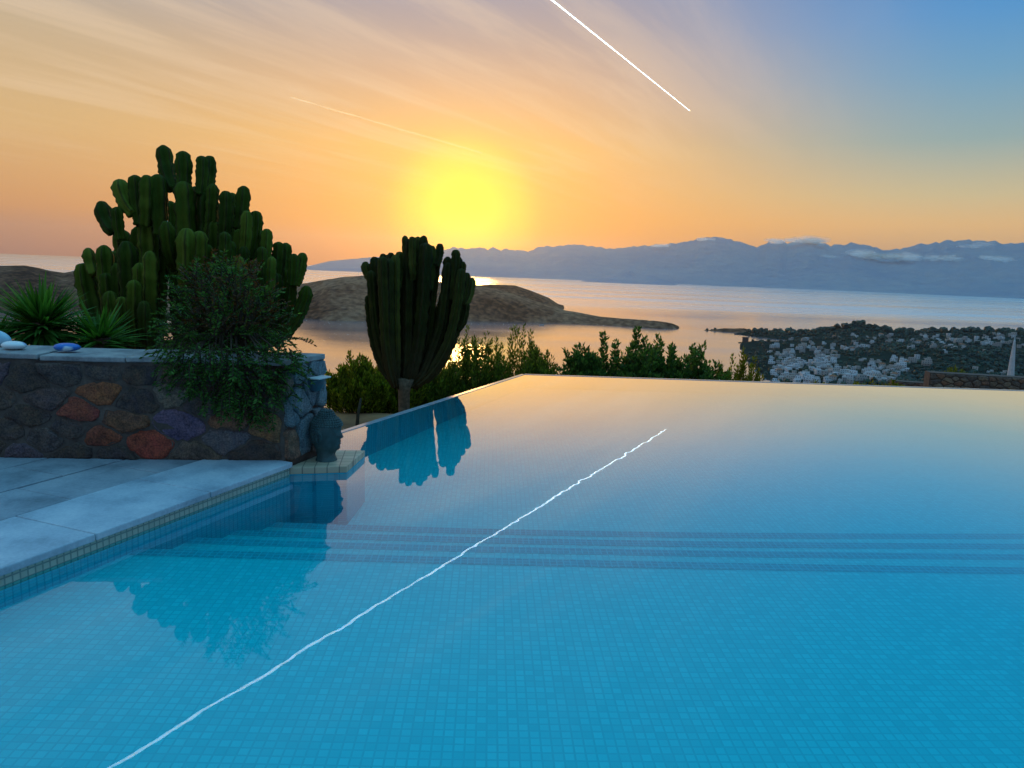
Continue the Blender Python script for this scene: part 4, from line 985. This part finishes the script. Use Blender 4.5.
def put_house(x, y, g, hh=None):
    if len(placed) >= 296: return
    az, e = azel(x, y)
    # walk out along the ray until it meets the ground
    D = 700.; 
    while D < 2300 and 1.5 + D * math.tan(R(e)) > head_h(az, D) + 1.5: D += 8
    if D >= 2290: return
    z = head_h(az, D)
    if z < SEA + .3: return
    p = polar(az, D, z)
    if any((p - q).length < 9.4 for q in placed): return
    placed.append(p); k = rg.choices(range(5), (3, 4, 2, 3, .7))[0]
    if used[k]: o = meshes[k].copy(); col.objects.link(o)
    else: o = meshes[k]; used[k] = True
    o.location = p; o.rotation_euler.z = -R(az) + rg.uniform(-.5, .5); s = rg.uniform(.72, 1.1); o.scale = (s, s, s)
    tag(o, groups[g][0], 'house', groups[g][1])
for i in range(95):
    y = rg.uniform(358, 382); c = lerp(905, 872, (y - 358) / 24); x = rg.gauss(c, 15)
    put_house(x, y, 'mid')
for i in range(85):
    x = rg.choice((rg.uniform(850, 1024), rg.uniform(900, 985), rg.uniform(925, 980), rg.uniform(985, 1024), rg.uniform(790, 900))); y = rg.uniform(335, 348); put_house(x, y, 'ridge')
for x, y in ((1018, 340), (1022, 346), (985, 352), (1000, 347), (990, 372), (975, 370), (1004, 374), (945, 352)): put_house(x, y, 'ridge')
for i in range(520):
    y = rg.uniform(347, 384); t = (y - 347) / 37
    x = rg.uniform(lerp(768, 775, t), lerp(862, 856, t))
    if 838 < x and 350 < y < 368: continue
    if noise.noise(Vector((x / 14, y / 8, 2))) < -.28: continue
    put_house(x, y, 'bay' if y < 374 else 'low')
for k in range(5):
    if not used[k]: bpy.data.objects.remove(meshes[k])
print('houses', len(placed))
# woods and garden trees of the headland read as one mass
def woods(name, n, fz, seed, size, mat):
    rg = random.Random(seed); b = MB(); c = 0; tries = 0
    ico = bmesh.new(); bmesh.ops.create_icosphere(ico, subdivisions=2, radius=1); iv = [v.co.copy() for v in ico.verts]; fi = [tuple(v.index for v in f.verts) for f in ico.faces]; ico.free()
    while c < n and tries < n * 20:
        tries += 1; q = fz(rg)
        if q is None: continue
        p, s = q; c += 1; s *= size * rg.uniform(.6, 1.4); o = Vector((rg.uniform(0, 99), rg.uniform(0, 99), 0)); g = rg.uniform(.7, 1.2)
        b.add([p + Vector((v.x * s, v.y * s, v.z * s * g + s * .6)) * (1 + .45 * noise.noise(v * 2.2 + o)) - p * (.45 * noise.noise(v * 2.2 + o)) if False else p + Vector((v.x * s, v.y * s, v.z * s * g)) * (1 + .5 * noise.noise(v * 2.4 + o)) + Vector((0, 0, s * .5)) for v in iv], fi)
    o = b.build(name, mat, None, False); tag(o, kind='stuff'); return o
M['wood'] = leaf_mat('far_wood', (.010, .03, .026), (.028, .055, .036), .0)
def hz(rg):
    D = math.sqrt(rg.uniform(900 ** 2, 2150 ** 2)); az = rg.uniform(18, 44)
    z = head_h(az, D)
    if z < SEA + 1: return None
    dens = .12 if az < 24 and D < 1850 else .8
    if az < 27.5 and 1100 < D < 1500: dens = .25
    if rg.random() > dens: return None
    p = polar(az, D, z)
    if any((p - q).length < 7 for q in placed): return None
    return p, 1 + (1.2 if D > 2020 and rg.random() < .3 else 0)
woods('woodland', 4200, hz, 5, 3.1, M['wood'])
def iz(rg):
    t = rg.choice((rg.gauss(.24, .06), rg.gauss(.42, .07), rg.random())); az = lerp(azel(704, 330)[0], azel(800, 333)[0], t)
    return polar(az, 2120 + 30 * math.sin(t * 3) + rg.uniform(-8, 8), SEA + 1), .8
woods('islet_scrub', 70, iz, 6, 4, M['wood'])
# squat tower-like building by the causeway, and the white building on the peninsula
b = MB(); b.box(-7, -6, -2, 7, 6, 12); b.box(-7.6, -6.6, 12, 7.6, 6.6, 12.8)
for k in (-4, 0, 4): b.box(k - .8, -6.08, 6, k + .8, -5.9, 9, 1)
az, e = azel(745, 345); o = b.build('quay_building', [plain('dark_stone_block', (.09, .075, .065), .9, .2, .3, .3), M['win']]); o.location = polar(az, 1790, SEA + .5); o.rotation_euler.z = -R(az); tag(o, 'dark squat building on the point by the causeway', 'building')
az, e = azel(541, 320); D = 2010; b = MB(); b.box(-14, -5, -4, 14, 5, 3.4); b.box(-4, -2, 3.4, 9, 5, 6.6); 
for k in range(-11, 13, 4): b.box(k - .8, -5.08, .8, k + .8, -4.9, 2.6, 1)
o = b.build('shore_house', [M['house'], M['win']]); o.location = polar(az, D, pen(az, D)); o.rotation_euler.z = -R(az); tag(o, 'lone long white house on the shore of the brown peninsula', 'house')
# spit of land under the dark building
b = MB(); vs = []
for i in range(25):
    t = i / 24; az = lerp(azel(738, 346)[0], azel(775, 352)[0], t)
    for j in range(5): u = -1 + j / 2; vs.append(polar(az, 1775 + 10 * math.sin(t * 9) + u * (10 + 22 * t), SEA - .6 + 2.4 * (1 - u * u)))
b.add(vs, [(i * 5 + j, (i + 1) * 5 + j, (i + 1) * 5 + j + 1, i * 5 + j + 1) for i in range(24) for j in range(4)]); tag(b.build('shore_spit', M['headland'], None, True), kind='structure')

# ------------------------------------------------------------------ contrails, nine kilometres up
def contrail_mat(name, alpha, c=(.95, .93, .9), pk=10.):   # pk pushes the colour past white, standing in for sunlight scattered forward
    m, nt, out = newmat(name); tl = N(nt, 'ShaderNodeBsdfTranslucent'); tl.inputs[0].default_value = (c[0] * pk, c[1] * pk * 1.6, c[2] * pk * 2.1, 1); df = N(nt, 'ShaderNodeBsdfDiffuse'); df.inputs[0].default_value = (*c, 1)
    nv = N(nt, 'ShaderNodeCombineXYZ'); [setattr(nv.inputs[i_], 'default_value', -sun_dir[i_]) for i_ in range(3)]; L(nt, nv.outputs[0], tl.inputs['Normal'])
    mx = N(nt, 'ShaderNodeAddShader'); L(nt, df.outputs[0], mx.inputs[0]); L(nt, tl.outputs[0], mx.inputs[1])
    tr = N(nt, 'ShaderNodeBsdfTransparent'); lw = N(nt, 'ShaderNodeLayerWeight', i_Blend=.5)
    tc = N(nt, 'ShaderNodeTexCoord'); n = N(nt, 'ShaderNodeTexNoise', i_Scale=.0012, i_Detail=5.); L(nt, tc.outputs['Object'], n.inputs['Vector'])
    f = math_(nt, 'MULTIPLY', math_(nt, 'POWER', math_(nt, 'SUBTRACT', 1., lw.outputs['Facing']), 2.0), alpha)
    f = math_(nt, 'MULTIPLY', f, math_(nt, 'ADD', math_(nt, 'MULTIPLY', n.outputs[0], .8), .6), clamp=True)
    m2 = N(nt, 'ShaderNodeMixShader'); L(nt, f, m2.inputs[0]); L(nt, tr.outputs[0], m2.inputs[1]); L(nt, mx.outputs[0], m2.inputs[2]); L(nt, m2.outputs[0], out.inputs[0]); return m
def contrail(px0, px1, z, ext, w0, w1, mat, lab, n=60, wob=0):
    def P_(p): v = ray(*p); return CAM + v * (z / v.z)
    a, c = P_(px0), P_(px1); d = c - a; b = MB(); pts = []; rad = []
    for i in range(n + 1):
        t = i / n; q = a + d * (t * ext)
        q += Vector((fbm(t * 9, 1), fbm(t * 9, 5), 0)) * wob; pts.append(q); rad.append(lerp(w0, w1, t ** .6) * (1 + .18 * noise.noise(Vector((t * 40, 2, 0)))))
    rad[0] = w0 * .3; rad[-1] *= .2; rad[-2] *= .6
    b.tube(pts, rad, 12); tag(b.build('contrail', mat, None, True), lab, 'contrail', 'contrails'); return
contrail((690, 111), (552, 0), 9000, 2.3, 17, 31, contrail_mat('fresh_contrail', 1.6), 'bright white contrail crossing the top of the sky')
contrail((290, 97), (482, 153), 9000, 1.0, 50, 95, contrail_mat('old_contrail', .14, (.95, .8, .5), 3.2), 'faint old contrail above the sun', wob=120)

# ------------------------------------------------------------------ render
cy = sc.cycles
cy.use_denoising = True
try: cy.denoiser = 'OPENIMAGEDENOISE'; cy.denoising_input_passes = 'RGB_ALBEDO_NORMAL'
except Exception: pass
cy.max_bounces = 8; cy.diffuse_bounces = 3; cy.glossy_bounces = 4; cy.transmission_bounces = 6; cy.volume_bounces = 0; cy.transparent_max_bounces = 12
cy.sample_clamp_indirect = 4; cy.blur_glossy = .3
cy.use_adaptive_sampling = False
